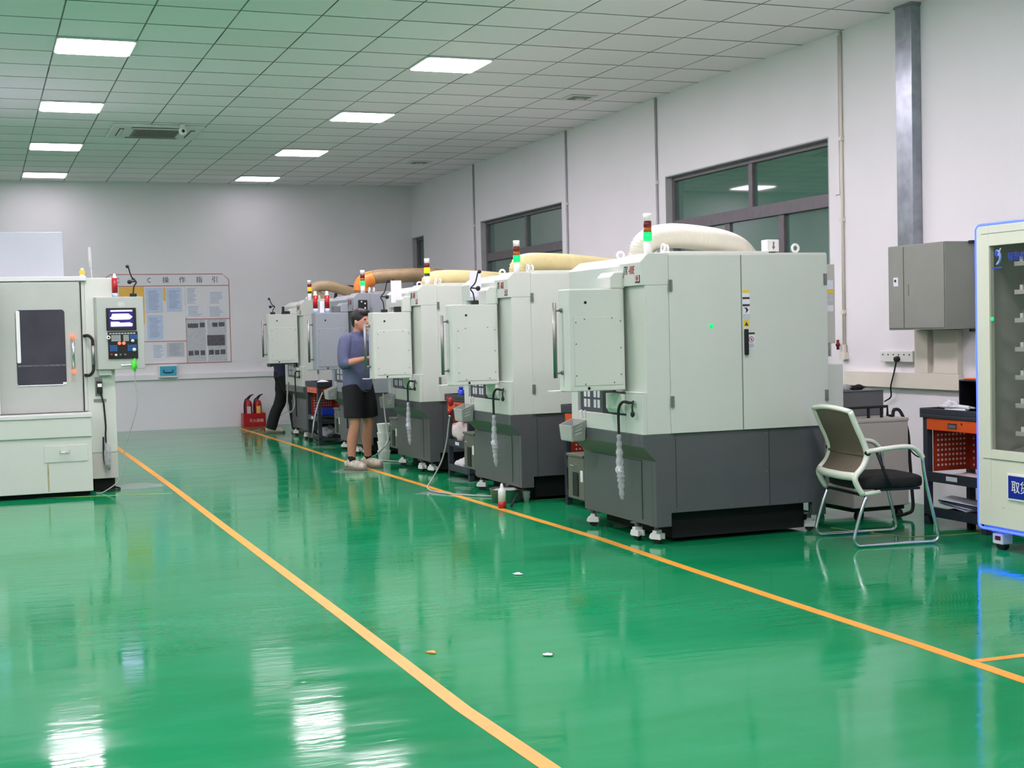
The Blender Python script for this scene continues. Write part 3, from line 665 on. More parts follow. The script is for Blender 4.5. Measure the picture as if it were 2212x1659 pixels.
slab('magnet_block', 'black', (p[0] - .15, p[0] - .09, p[1] + .27, p[1] + .33, p[2], p[2] + .055), 'small black block on the panel the worker in shorts uses', 'block')
p = on_panel(4, 0, 0, 0)
o = MB().box(p[0] - .19, p[0] - .03, p[1] + .27, p[1] + .33, p[2], p[2] + .04).box(p[0] - .19, p[0] - .16, p[1] + .27, p[1] + .30, p[2] + .04, p[2] + .10).build('clamp_block', 'black', bevel=.003); tag(o, 'black angled block on the panel of the farthest machine', 'block')
o = slab('document_sheet', 'paper_white', (MX[2][0] - .13, MX[2][0] - .02, MX[2][1] + .47, MX[2][1] + .475, 1.68, 1.90), 'white paper sheet standing at the header of the middle machine', 'paper')
o = slab('document_sheet', 'paper_white', (MX[1][0] - .14, MX[1][0] - .04, MX[1][1] + .50, MX[1][1] + .505, 1.66, 1.87), 'white paper sheet standing at the header of the second machine', 'paper')
for i, (dx, lb) in enumerate(((-.365, 'red spray can on the bluish panel, the one nearer the handle'), (-.23, 'red spray can on the bluish panel, the one nearer the machine'))):
    p = on_panel(3, dx, .30, 0)
    r = empty('spray_can', p, lb, 'spray can', group='red spray cans on the bluish panel')
    MB().cyl((0, 0, 0), (0, 0, .05), .027, 18).build('can_foot', 'paper_blue', r, smooth=True)
    MB().cyl((0, 0, .05), (0, 0, .195), .0272, 18).build('can_body', 'red', r, smooth=True)
    MB().lathe((0, 0, .195), [(.027, 0), (.022, .012), (.016, .022), (.016, .045), (.012, .05)]).build('can_cap', 'plastic_white', r, smooth=True)
slab('carton_box', 'paper_white', (MX[3][0] - .32, MX[3][0] - .27, MX[3][1] + .28, MX[3][1] + .33, 1.629, 1.76), 'small white carton between the two red spray cans', 'carton', group=None)
slab('magnet_block', 'chiller_dark', (MX[3][0] - .17, MX[3][0] - .09, MX[3][1] + .27, MX[3][1] + .33, 1.629, 1.70), 'small grey box on the bluish panel', 'block')
# remote control box hung on the bluish machine's side
r = empty('remote_control_box', (MX[3][0] + .10, MX[3][1] - .008, 1.63), 'black remote control box hung on the side of the bluish machine', 'remote control')
MB().box(-.05, .05, -.04, -.002, 0, .13).build('housing', 'black', r, bevel=.006)
kk = MB()
for x, z in ((-.02, .11), (.02, .09), (.02, .04), (-.02, .02)): kk.cyl((x, -.04, z), (x, -.046, z), .009, 10)
kk.build('buttons', 'plastic_white', r)
MB().tube(bez([(0, -.02, .0), (0, -.02, -.08), (.01, -.015, -.2), (0, -.01, -.3)], 8), .007, 8).build('cable', 'rubber', r, smooth=True)

# air hoses
def hosething(name, pts, r, m_, label, z=None):
    o = MB().tube(bez(pts, 14), r, 8).build(name, m_, smooth=True); return tag(o, label, 'air hose', 'air hoses hanging by the machines')
x4, y4 = MX[1]
q0 = (x4 - .11, y4 + 1.19)
hosething('air_hose', [(q0[0], q0[1], .66), (q0[0] - .01, q0[1] + .02, .55), (q0[0] - .02, q0[1] + .05, .42), (q0[0] - .06, q0[1] + .08, .25), (q0[0] - .14, q0[1] + .10, .10), (q0[0] - .20, q0[1] + .05, .02), (q0[0] - .15, q0[1] - .25, .008), (q0[0] + .05, q0[1] - .6, .008), (q0[0] + .35, q0[1] - .85, .008)], .007, 'plastic_grey', 'pale air hose from the red blow gun down to the floor')
r = empty('blow_gun', (q0[0], q0[1], .66), 'red air blow gun hanging before the orange trolley drawer', 'blow gun')
MB().cyl((0, 0, 0), (0, 0, .05), .02, 12).sphere((.01, 0, .11), .028, .02, .04).build('gun_body', 'red', r, smooth=True)
MB().ring((0, 0, .13), .025, .004, 'y').build('gun_hook', 'red', r)
MB().cyl((0, 0, -.03), (0, 0, 0), .010, 10).build('gun_fitting', 'chrome', r, smooth=True)
def ph(u, v, Y): return tuple(ony(u, v, Y))
hosething('air_hose', [ph(697, 848, 16.6), ph(688, 870, 16.6), ph(679, 905, 16.5), ph(675, 940, 16.6), (onz(676, 948).x, onz(676, 948).y, .012), (onz(684, 955).x, onz(684, 955).y, .008), (onz(710, 957).x, onz(710, 957).y, .008), (onz(740, 950).x, onz(740, 950).y, .008)], .009, 'plastic_grey', 'pale air hose hanging before the blue bin')
hosething('air_hose', [ph(828, 850, 13.5), ph(831, 890, 13.5), ph(836, 930, 13.45), ph(838, 950, 13.4), ph(828, 968, 13.3), (onz(812, 985).x, onz(812, 985).y, .012), (onz(800, 993).x, onz(800, 993).y, .008), (onz(850, 998).x, onz(850, 998).y, .008), (onz(890, 1000).x, onz(890, 1000).y, .008)], .008, 'plastic_grey', 'pale air hose trailing behind the worker in shorts')
hosething('air_hose', [ph(623, 825, 18.6), ph(621, 850, 18.6), ph(621, 875, 18.6), ph(626, 890, 18.6), ph(634, 884, 18.6), ph(637, 868, 18.6), ph(634, 848, 18.6)], .012, 'plastic_grey', 'pale air hose looping beside the worker in trousers')
hosething('floor_cable', [(onz(600, 880).x, 21.3, .5), (onz(590, 905).x, 21.2, .25), tuple(onz(575, 918)), tuple(onz(560, 928)), tuple(onz(540, 932)), tuple(onz(515, 934))], .006, 'plastic_grey', 'thin pale cable curling on the floor by the red box')

# ------------------------------------------------------------ trolleys
def trolley(x, y, label, rz=0.0, wd=.62, dp=.40):
    r = empty('tool_trolley', (x, y, 0), label, 'tool trolley', rz, 'dark tool trolleys with orange drawers')
    for a in (0, dp - .045):
        for b in (-wd, -.045): MB().box(a, a + .045, b, b + .045, .0, .724).build('leg', 'navy_frame', r, bevel=.003)
    MB().box(-.015, dp + .015, -wd - .015, .015, .725, .75).box(-.015, -.005, -wd - .015, .015, .75, .79).box(dp + .005, dp + .015, -wd - .015, .015, .75, .79).box(-.005, dp + .005, .005, .015, .75, .79).box(-.005, dp + .005, -wd - .015, -wd - .005, .75, .79).build('top_tray', 'navy_frame', r, bevel=.004)
    d = MB().box(-.006, dp - .05, -wd + .047, -.047, .645, .722).build('drawer', 'orange', r, bevel=.004)
    MB().box(-.010, -.0065, -.36, -.27, .665, .70).build('drawer_pull', 'chrome', d)
    MB().box(-.0125, -.0105, -.35, -.28, .67, .69).build('pull_recess', 'chiller_dark', d)
    MB().cyl((-.0065, -.41, .70), (-.012, -.41, .70), .008, 12).build('drawer_lock', 'chrome', d)
    pb = MB().box(dp - .05, dp - .047, -wd + .047, -.047, .36, .644).build('pegboard', 'orange_dark', r)
    sp_ = MB().box(.046, dp - .046, -.05, -.047, .36, .644).build('pegboard', 'orange_dark', r)
    h2 = MB()
    for i in range(8):
        for j in range(7): h2.cyl((.085 + i * .031, -.0505, .40 + j * .034), (.085 + i * .031, -.052, .40 + j * .034), .0085, 10)
    h2.build('peg_holes', 'cloth_pink', sp_)
    hs = MB()
    for i in range(9):
        for j in range(6): hs.cyl((dp - .0505, -.09 - i * .052, .39 + j * .045), (dp - .052, -.09 - i * .052, .39 + j * .045), .009, 10)
    hs.build('peg_holes', 'cloth_pink', pb)
    MB().box(.0, dp, -wd, 0, .30, .312).box(-.003, .002, -wd + .045, -.045, .295, .362).build('middle_shelf', 'navy_frame', r, bevel=.002)
    MB().box(-.0045, -.0032, -.35, -.24, .315, .345).build('shelf_label', 'paper_white', r)
    MB().box(.0, dp, -wd, 0, .06, .072).box(-.003, .002, -wd + .045, -.045, .06, .125).build('bottom_shelf', 'navy_frame', r, bevel=.002)
    return r
trolley(5.95, 7.716, 'dark tool trolley with orange drawer beside the vending machine', 0)
trolley(4.27, 9.98, 'dark tool trolley between the two nearest machines')
trolley(4.15, 12.53, 'dark tool trolley between the second and middle machines')
trolley(3.93, 17.60, 'dark tool trolley with blue bin before the farthest machine')
# on the trolley by the vending machine
o = MB().blob((5.985, 7.40, .808), .03, .16, .014, 5, .3).blob((5.98, 7.46, .82), .025, .06, .026, 8, .3).box(5.96, 6.0, 7.3, 7.5, .7505, .80).build('cleaning_rag', 'cloth_white', smooth=True); tag(o, 'white crumpled rag on the trolley beside the vending machine', 'rag')
r = empty('parts_bin', (6.01, 7.42, .7505), 'black open box with orange lid on the trolley by the vending machine', 'box')
MB().box(0, .30, -.30, -.29, 0, .235).box(0, .30, -.01, 0, 0, .235).box(.29, .30, -.29, -.01, 0, .235).box(0, .29, -.29, -.01, .0, .01).box(0, .29, -.29, -.01, .225, .235).build('bin_shell', 'black', r, bevel=.008)
MB().box(.02, .28, -.29, -.03, .2355, .245).build('bin_lid', 'orange', r, bevel=.004)
o = MB().blob((6.08, 7.38, .335), .10, .19, .022, 2, .25).build('cleaning_rag', 'cloth_pink', smooth=True); tag(o, 'pinkish rag on the middle shelf of the trolley by the vending machine', 'rag')
o = MB().blob((6.08, 7.42, .10), .10, .16, .027, 4, .2).build('cable_bundle', 'rubber', smooth=True); tag(o, 'dark bundle of cables on the bottom shelf by the vending machine', 'cable bundle')
for k in range(4):
    o = MB().box(0, .20, -.14, .14, 0, .006).build('magazine', ['paper_grey', 'paper_blue', 'photo_dark', 'paper_white'][k], bevel=.001, loc=(5.98, 7.46 - .02 * k, .136 + .012 * k)); o.rotation_euler = (.12, 0, .15 * k)
    tag(o, ['grey', 'bluish', 'dark', 'white'][k] + ' magazine in the pile on the lowest shelf by the vending machine', 'magazine', 'magazines on the lowest trolley shelf')
# on the other trolleys
o = MB().box(4.0, 4.22, 17.06, 17.45, .364, .45).build('storage_bin', 'blue_bin', bevel=.01); tag(o, 'blue plastic bin on the shelf of the farthest trolley', 'bin')
o = MB().blob((4.05, 17.2, .775), .07, .10, .03, 9, .25).build('cleaning_rag', 'cloth_white', smooth=True); tag(o, 'white rag on top of the farthest trolley', 'rag')
o = MB().blob((4.10, 17.25, .15), .1, .16, .07, 12, .25).build('plastic_bag', 'bag', smooth=True); tag(o, 'crumpled clear bag on the lowest shelf of the farthest trolley', 'bag')
o = MB().blob((4.22, 12.32, .44), .07, .15, .10, 15, .22).build('plastic_bag', 'cloth_pink', smooth=True); tag(o, 'pinkish plastic bag stuffed in the trolley by the second machine', 'bag')
o = MB().blob((4.24, 12.30, .13), .07, .13, .05, 16, .25).build('plastic_bag', 'cloth_white', smooth=True); tag(o, 'white plastic bag on the bottom shelf by the second machine', 'bag')
o = MB().blob((4.27, 12.26, .20), .04, .06, .05, 17, .2).build('paper_bundle', 'cardboard', smooth=True); tag(o, 'brown bundle on the white bag in the trolley', 'bundle')
o = MB().cyl((4.22, 12.30, .7505), (4.22, 12.30, .83), .03, 14).cyl((4.22, 12.30, .83), (4.22, 12.30, .86), .02, 12).build('plastic_bottle', 'blue_bin', smooth=True); tag(o, 'small blue bottle on top of the trolley by the second machine', 'bottle')

# ------------------------------------------------------------ floor things by the second machine
b0 = onz(1094, 1088)
r = empty('steel_basin', (b0.x + .06, b0.y + .13, 0), 'round stainless steel basin on the floor by the second machine', 'basin')
MB().lathe((0, 0, 0), [(.12, .002), (.125, .004), (.138, .10), (.146, .104), (.146, .108), (.134, .106), (.120, .012), (.0, .010)], 32).build('bowl', 'steel', r, smooth=True)
o = MB().blob((r.location.x, r.location.y, .075), .12, .12, .035, 3, .2).build('metal_chips', 'plastic_grey', smooth=True); tag(o, 'pale heap of rags and chips inside the steel basin', 'rags', None, 'stuff')
b1 = onz(1088, 1099)
r = empty('glue_bottle', (b1.x, b1.y + .03, 0), 'white squeeze bottle with red foot standing before the steel basin', 'bottle')
MB().cyl((0, 0, 0), (0, 0, .055), .0305, 18).build('bottle_foot', 'red', r, smooth=True)
MB().lathe((0, 0, .045), [(.030, 0), (.030, .09), (.026, .10), (.014, .115), (.012, .14), (.005, .15)]).build('bottle_body', 'plastic_white', r, smooth=True)
b2 = onz(1137, 1084)
r = empty('plastic_cup', (b2.x, b2.y, 0), 'small clear plastic cup on the floor beside the steel basin', 'cup')
MB().lathe((0, 0, 0), [(.022, .0), (.035, .085), (.037, .087), (.033, .085), (.020, .004)]).build('cup_wall', 'cup_clear', r, smooth=True)
r = MB().cyl((3.83, 10.02, .012), (4.02, 10.3, .10), .010, 10).build('brush_tool', 'rubber', smooth=True); tag(r, 'dark rod leaning out of the steel basin', 'brush')
# buckets beyond the middle machine
def bucket(x, y, z, lb, sc=1.0):
    r = empty('plastic_bucket', (x, y, z), lb, 'bucket', group='white stacked tubs'); r.scale = (sc, sc, sc)
    MB().lathe((0, 0, 0), [(.105, 0), (.12, .14), (.125, .141), (.125, .16), (.128, .162), (.128, .172), (.122, .172)], 24).build('bucket_wall', 'plastic_white', r, smooth=False)
    return r
bx, by = 4.10, 14.60
for k, lb in enumerate(('white tub at the foot of the stack beside the middle machine', 'white tub second up in the stack beside the middle machine', 'white tub third up in the stack beside the middle machine', 'white tub topmost of the stack beside the middle machine')):
    bucket(bx, by, .0005 + k * .0985, lb, .57)
b3 = onz(783, 973)
r = empty('plastic_bottle', (b3.x, b3.y, 0), 'clear plastic bottle on the floor behind the worker in shorts', 'bottle')
MB().lathe((0, 0, 0), [(.04, 0), (.045, .02), (.045, .12), (.03, .16), (.014, .18), (.014, .20)]).build('bottle_wall', 'cup_clear', r, smooth=True)
MB().cyl((0, 0, .2005), (0, 0, .215), .016, 12).build('bottle_cap', 'red', r, smooth=True)
# debris
for i, (u, v, w_, m_, lb) in enumerate(((1117, 1241, .025, 'cloth_white', 'white scrap on the open green floor, nearest the machines'), (1183, 1416, .02, 'cloth_pink', 'pale scrap on the green floor between the yellow lines'), (932, 1411, .02, 'tape_yellow', 'yellowish scrap beside the yellow line in the foreground'))):
    q = onz(u, v); o = MB().blob((q.x, q.y, .004), w_, w_ * 1.2, .004, i, .4, 12, 8).build('paper_scrap', m_, smooth=True); tag(o, lb, 'scrap')
q = onz(1458, 1157); o = MB().cyl((q.x, q.y, .0155), (q.x + .06, q.y + .02, .0155), .015, 12).build('marker_pen', 'blue_bin', smooth=True); tag(o, 'small blue cylinder lying under the nearest machine', 'marker')

# ------------------------------------------------------------ extinguishers
q = onz(545, 921)
EX, EY = 3.72, 21.08
r = empty('extinguisher_box', (EX, EY, 0), 'red floor box holding two fire extinguishers at the back wall', 'extinguisher box')
MB().box(0, .34, 0, .012, .012, .205).box(0, .34, .20, .212, .012, .205).box(0, .012, .012, .20, .012, .205).box(.328, .34, .012, .20, .012, .205).box(0, .34, 0, .212, .0, .012).build('box_shell', 'red', r, bevel=.002)
text_mesh('灭火器箱', .055, 'cloth_pink', 'box_lettering', face_y((.085, -.0015, .075)), r, .0006)
for k, lb in enumerate(('red fire extinguisher in the box, nearer the notice board', 'red fire extinguisher in the box, nearer the machines')):
    e = empty('fire_extinguisher', (EX + .095 + k * .145, EY + .106, .0125), lb, 'fire extinguisher', group='fire extinguishers in the red box')
    MB().lathe((0, 0, 0), [(.058, 0), (.060, .02), (.060, .33), (.05, .375), (.02, .395), (.018, .41)], 24).build('cylinder', 'red', e, smooth=True)
    MB().box(-.03, .03, -.0625, -.0605, .18, .30).build('paper_label', 'yellow_paper' if k else 'paper_grey', e)
    MB().prism([(-.012, .41), (.018, .41), (.05, .455), (.085, .475), (.08, .485), (.03, .47), (-.012, .44)], 'y', -.009, .009).build('lever', 'black', e)
    MB().tube(bez([(-.01, -.02, .42), (-.05, -.05, .40), (-.07, -.055, .3), (-.065, -.05, .12)], 8), .011, 8).build('hose', 'rubber', e, smooth=True)

# ------------------------------------------------------------ back wall: board, papers, trunking
def B(u, v, Y=WY): return ony(u, v, Y)
def rect(name, us, m_, label, cat, off=.003, th=.002, group=None, parent=None):
    a, b = B(us[0], us[1]), B(us[2], us[3])
    o = MB().box(a.x, b.x, WY - off - th, WY - off, b.z, a.z).build(name, m_)
    return tag(o, label, cat, group)
r = empty('notice_board', (2.66, WY, 1.0), 'long notice board outlined in red on the back wall', 'notice board')
lx = lambda x: x - 2.66
bd = MB().prism([(lx(1.73), -.02), (lx(3.615), .0), (lx(3.615), 1.26), (lx(3.52), 1.35), (lx(1.86), 1.36), (lx(1.73), 1.26)], 'y', -.006, -.0005).build('board_panel', 'wall_paint', r)
def strip(a, b, z0, z1): return MB().box(lx(a), lx(b), -.009, -.0065, z0 - 1.0, z1 - 1.0)
ln = strip(1.73, 3.615, .994, 1.004); ln.box(lx(1.86), lx(3.52), -.009, -.0065, 1.346, 1.356).box(lx(3.608), lx(3.618), -.009, -.0065, 0, 1.26).box(lx(1.73), lx(3.61), -.009, -.0065, 1.170, 1.180)
ln.box(lx(2.945), lx(2.955), -.009, -.0065, 0, 1.17).box(lx(2.95), lx(3.61), -.009, -.0065, .660, .670).box(lx(1.73), lx(2.95), -.009, -.0065, .333, .343)
ln.prism([(lx(3.515), 1.356), (lx(3.52), 1.346), (lx(3.608), 1.258), (lx(3.618), 1.262)], 'y', -.009, -.0065).prism([(lx(1.86), 1.356), (lx(1.86), 1.346), (lx(1.74), 1.262), (lx(1.73), 1.268)], 'y', -.009, -.0065)
ln.build('red_outline', 'red_line', bd)
for k, (ch, x) in enumerate((('C', 1.96), ('N', 2.19), ('C', 2.42), ('操', 2.665), ('作', 2.91), ('指', 3.165), ('引', 3.40))):
    card = MB().box(lx(x) - .055, lx(x) + .055, -.0095, -.0066, 1.205, 1.325).build('letter_card', 'paper_white', bd)
    text_mesh(ch, .10, 'ink_brown', 'lettering', face_y((lx(x), -.0112, 1.228)), card, .0008, 0, .8 if ch in 'CN' else 1, 'CENTER')
docs = [((314, 622, 352, 674), 'paper_blue', 'pale blue sheet under the letter C'), ((359, 622, 393, 672), 'paper_blue', 'pale blue sheet beside the board divider'),
        ((317, 681, 353, 733), 'paper_blue', 'pale blue sheet in the lower row of the board'),
        ((399, 618, 428, 658), 'paper_white', 'white sheet right of the board divider, top row'), ((447, 628, 487, 657), 'paper_white', 'white creased sheet at the top corner of the board'),
        ((400, 659, 441, 686), 'paper_white', 'wide white sheet above the dividing line'), ((446, 660, 487, 685), 'paper_white', 'white sheet below the creased one'),
        ((402, 691, 446, 780), 'paper_grey', 'tall printed sheet with dark photos by the divider'), ((447, 690, 491, 779), 'paper_grey', 'tall printed sheet with dark photos at the board edge'),
        ((326, 742, 357, 777), 'paper_white', 'white sheet low on the board'), ((360, 740, 398, 770), 'paper_grey', 'greyish sheet low on the board beside the divider')]
for k, (b, m_, lb) in enumerate(docs):
    o = rect('paper_sheet', b, m_, lb, 'paper', .0095, .002, 'sheets pinned to the notice board')
    a_, c_ = B(b[0], b[1]), B(b[2], b[3]); t = MB(); h = a_.z - c_.z; w_ = c_.x - a_.x; rnd = random.Random(k)
    if k not in (7, 8):
        z = a_.z - h * .12
        while z > c_.z + h * .1:
            t.box(a_.x + w_ * .15, c_.x - w_ * rnd.uniform(.12, .4), WY - .0125, WY - .012, z - .006, z); z -= .02
        t.build('printed_text', 'paper_text', o)
    else:
        ps = [((405, 699, 428, 708), (431, 697, 442, 707), (407, 758, 418, 768), (420, 757, 430, 767), (433, 757, 443, 767)), ((458, 697, 470, 706), (472, 696, 485, 705), (447, 724, 486, 746), (451, 756, 462, 766), (464, 756, 474, 766), (476, 755, 487, 765))][k - 7]
        for q in ps:
            a2, c2_ = B(q[0], q[1]), B(q[2], q[3]); MB().box(a2.x, c2_.x, WY - .0125, WY - .0118, c2_.z, a2.z).build('printed_photo', 'photo_dark', o)
rect('yellow_sheet', (256, 620, 313, 700), 'yellow_paper', 'orange yellow backing sheet partly behind the control panel', 'paper', .0092, .001)
rect('yellow_sheet', (352, 621, 358, 650), 'yellow_paper', 'narrow yellow strip between the two blue sheets', 'paper', .0092, .001)
# blue case below the board
a, b = B(341, 788), B(382, 815)
r = empty('first_aid_case', ((a.x + b.x) / 2, WY, b.z), 'small case with blue front below the notice board', 'case')
hw = (b.x - a.x) / 2; hh = a.z - b.z
MB().box(-hw, hw, -.10, -.001, 0, hh).build('case_shell', 'plastic_white', r, bevel=.008)
MB().box(-hw * .9, hw * .9, -.106, -.1005, hh * .15, hh * .88).build('case_front', 'kit_blue', r, bevel=.004)
MB().tube(bez([(-hw * .5, -.107, hh * .6), (-hw * .4, -.118, hh * .42), (hw * .4, -.118, hh * .42), (hw * .5, -.107, hh * .6)], 6), .007, 8).build('case_handle', 'black', r, smooth=True)
o = MB().box(-2.0, WX - .001, WY - .04, WY - .001, .757, .842).build('cable_trunking', 'wall_paint', bevel=.004); tag(o, 'long white cable trunking low along the back wall', 'cable trunking')
# window-wall trunking, sockets, metal boxes
o = MB().box(WX - .045, WX - .001, 8.06, 9.46, .872, .99).box(WX - .045, WX - .001, 8.405, 8.56, .9905, 1.31).box(WX - .045, WX - .001, 8.07, 8.335, .9905, 1.31).build('cable_trunking', 'trunking', bevel=.003); tag(o, 'cream cable trunking below the grey electrical box', 'cable trunking')
r = empty('socket_strip', (WX, 8.78, 1.10), 'white wall socket strip with one black plug, beside the trunking', 'socket')
MB().box(-.045, -.001, -.20, .20, -.03, .055).build('socket_body', 'plastic_white', r, bevel=.004)
MB().cyl((-.0455, -.03, -.005), (-.075, -.03, -.012), .022, 14).build('plug', 'rubber', r, smooth=True)
hl = MB()
for k in range(6): hl.box(-.0462, -.0452, -.17 + k * .065, -.155 + k * .065, .02, .03)
hl.build('socket_holes', 'ink', r)
o = MB().tube(bez([(WX - .07, 8.74, 1.085), (WX - .06, 8.79, .98), (WX - .06, 8.83, .88), (WX - .03, 8.87, .80), (WX - .03, 8.95, .76)], 8), .006, 8).build('power_cord', 'rubber', smooth=True); tag(o, 'black power cord hanging from the wall socket', 'cord')
r = empty('electrical_box', (6.30, 7.905, 1.315), 'large grey electrical box with two doors on the window wall', 'electrical box')
MB().box(0, WX - 6.30 - .001, 0, .645, 0, .615).build('cabinet', 'elec_grey', r, bevel=.004)
MB().box(-.006, -.001, .008, .452, .012, .603).build('cabinet_door', 'elec_grey', r, bevel=.002)
MB().box(-.006, -.001, .462, .637, .012, .603).build('cabinet_door', 'elec_grey', r, bevel=.002)
MB().box(-.009, -.0065, .395, .415, .25, .33).build('door_latch', 'hinge', r, bevel=.002)
MB().box(-.0085, -.0065, .52, .575, .32, .385).build('label_sticker', 'paper_white', r)
MB().cyl((-.009, .55, .36), (-.013, .55, .36), .010, 12).build('lock', 'ink', r)
MB().box(.20, .272, -.03, -.001, -.02, .0).box(.20, .272, -.03, -.001, .60, .62).build('mount_lug', 'black', r)
r = MB().box(WX - .085, WX - .001, 8.50, 8.69, 1.935, HZ - .003).build('cable_riser', 'galv', bevel=.003); tag(r, 'galvanised square cable riser from the grey box to the ceiling', 'cable riser')
MB().box(WX - .03, WX - .001, 8.69, 8.76, HZ - .05, HZ - .003).box(WX - .09, WX - .001, 8.49, 8.70, HZ - .02, HZ - .0035).build('riser_flange', 'galv', r)
r = empty('pipe_valve', (WX, 9.49, 1.14), 'white pipe fitting with small red valve on the window wall', 'valve')
MB().cyl((-.02, 0, .0), (-.02, 0, .06), .018, 12).box(-.04, -.002, -.03, .04, -.06, -.001).build('fitting', 'trunking', r, smooth=False)
MB().cyl((-.04, .06, .02), (-.04, .06, .10), .012, 10).sphere((-.04, .06, .06), .02).build('valve_knob', 'tower_red', r, smooth=True)

# ------------------------------------------------------------ chiller, grey box, chair, vending machine
r = empty('coolant_chiller', (5.60, 8.02, 0), 'light grey cabinet on wheels behind the office chair', 'chiller')
MB().box(0, .46, 0, .55, .09, .68).build('cabinet', 'chiller', r, bevel=.006)
MB().box(-.004, .464, -.004, .554, .680, .705).build('top_cover', 'chiller', r, bevel=.005)
MB().box(.02, .44, .03, .53, .06, .0895).build('plinth', 'black', r)
for x, y in ((.40, .04), (.06, .04), (.06, .5), (.4, .5)): MB().cyl((x - .015, y, .03), (x + .015, y, .03), .03, 14).build('wheel', 'rubber', r, smooth=True)
fr = MB()
for x in (.05, .20, .31): fr.tube([(x, .10, .7055), (x, .10, .775)], .011, 8)
fr.tube([(-.08, .10, .782), (.36, .10, .782), (.36, .10, .72), (.40, .10, .713)], .010, 8)
fr.build('pipe_frame', 'black', r)
MB().tube(bez([(.42, .12, .70), (.43, .12, .75), (.47, .10, .74), (.50, .06, .60), (.50, .04, .40), (.50, .02, .2), (.49, .0, .06), (.42, -.02, .03), (.30, -.03, .02)], 10), .012, 10).build('coolant_hose', 'rubber', r, smooth=True)
MB().tube(bez([(.44, .14, .70), (.46, .16, .76), (.52, .14, .70), (.53, .12, .52), (.60, .10, .42), (.70, .08, .40)], 10), .005, 8).build('thin_cable', 'rubber', r, smooth=True)
r = empty('grey_tray_box', (5.60, 8.34, .7055), 'dark grey metal box on top of the light grey chiller cabinet', 'box')
MB().box(0, .49, 0, .22, .0, .175).box(-.006, .496, -.006, .226, .175, .185).build('box_shell', 'chiller_dark', r, bevel=.004)
o = MB().blob((5.80, 8.45, .912), .09, .07, .02, 21, .3).build('plastic_bag', 'bag', smooth=True); tag(o, 'clear crumpled bag on the dark grey box by the window wall', 'bag')
o = MB().blob((5.92, 8.42, .907), .06, .04, .018, 22, .3).build('glove_pair', 'rubber', smooth=True); tag(o, 'dark gloves on the dark grey box by the window wall', 'gloves')
o = MB().box(5.62, 5.70, 8.38, 8.41, .8915, .91).build('hand_tool', 'black', bevel=.004); tag(o, 'small black tool on the dark grey box by the window wall', 'tool')

def chair():
    r = empty('office_chair', (4.955, 7.09, 0), 'white framed office chair with brown mesh back and chrome sled legs', 'chair', -math.atan2(.07, .5))
    D = .50
    # back frame: sides with a waist, curved top and lower rail
    prof = [(-.02, .835), (.02, .74), (.062, .65), (.086, .57), (.062, .50), (.007, .435), (.02, .38), (.055, .325)]
    fr = MB()
    for y in (0.0, D):
        fr.tube(bez([(x, y, z) for x, z in prof], 5), .017, 10, ell=1.3)
    top = bez([(-.02, 0, .835), (-.035, D * .25, .848), (-.04, D * .5, .852), (-.035, D * .75, .848), (-.02, D, .835)], 6)
    fr.tube(top, .016, 10, ell=1.2)
    fr.tube(bez([(.007, 0, .435), (-.012, D * .3, .432), (-.012, D * .7, .432), (.007, D, .435)], 6), .026, 10, ell=.7)
    for y in (0, D): fr.tube([(.05, y, .325), (.17, y, .335)], .014, 10)
    fr.build('back_frame', 'chair_white', r, smooth=True)
    mm = MB(); vs = []; n = 12; rows = bez([(-.018, 0, .83), (.02, 0, .74), (.062, 0, .65), (.084, 0, .57), (.060, 0, .50), (.012, 0, .445)], 4)
    for p in rows:
        for k in range(n + 1):
            t = k / n; vs.append((p.x - .03 * math.sin(math.pi * t), D * t, p.z + (.012 * math.sin(math.pi * t) if p.z > .8 else 0)))
    m = len(rows); front = [(a + .003, b, c) for a, b, c in vs]; N = len(vs)
    fs = [(i * (n + 1) + k, i * (n + 1) + k + 1, (i + 1) * (n + 1) + k + 1, (i + 1) * (n + 1) + k) for i in range(m - 1) for k in range(n)]
    mm.add(vs + front, fs + [tuple(x + N for x in reversed(f)) for f in fs]); mm.build('mesh_back', 'mesh_brown', r, smooth=True)
    MB().tube(bez([(.08, .0, .565), (.055, D * .5, .565), (.08, D, .565)], 6), .010, 8).build('back_crossbar', 'mesh_brown', r, smooth=True)
    s = MB(); q = MB().sphere((0, 0, 0), 1, 1, 1, 28, 14); pw = lambda t: math.copysign(abs(t) ** .42, t)
    s.add([(.27 + .245 * pw(x), D / 2 + .235 * pw(y), .385 + .045 * pw(z) - .02 * max(0, (x - .6))) for x, y, z in q.v], q.f)
    s.build('seat', 'seat_black', r, smooth=True)
    for y in (-.012, D + .012):
        MB().tube(bez([(.075, y, .585), (.12, y, .592), (.30, y, .608), (.39, y, .60), (.44, y, .56), (.455, y, .535)], 6), .015, 10, ell=1.5).build('armrest', 'chair_white', r, smooth=True)
        l = MB()
        pts = bez([(.455, y, .54), (.47, y, .42), (.51, y, .24), (.55, y, .08), (.555, y, .035), (.53, y, .014), (.49, y, .012)], 6) + bez([(.40, y, .012), (.2, y, .012), (.06, y, .012), (.015, y, .014), (-.008, y, .04), (-.005, y, .085), (.03, y, .20), (.075, y, .315)], 6)
        l.tube(pts, .0115, 10); l.build('sled_leg', 'chrome', r, smooth=True)
        MB().tube([(.14, y, .60), (.20, y, .45), (.24, y, .36)], .010, 8).build('arm_strut', 'black', r, smooth=True)
        MB().cyl((.085, y - .01, .58), (.085, y + .01, .58), .018, 12).build('arm_bolt', 'black', r, smooth=True)
    MB().box(.16, .46, .03, .05, .335, .35).box(.16, .46, D - .05, D - .03, .335, .35).box(.06, .08, -.012, D + .012, .310, .325).build('under_frame', 'black', r)
chair()

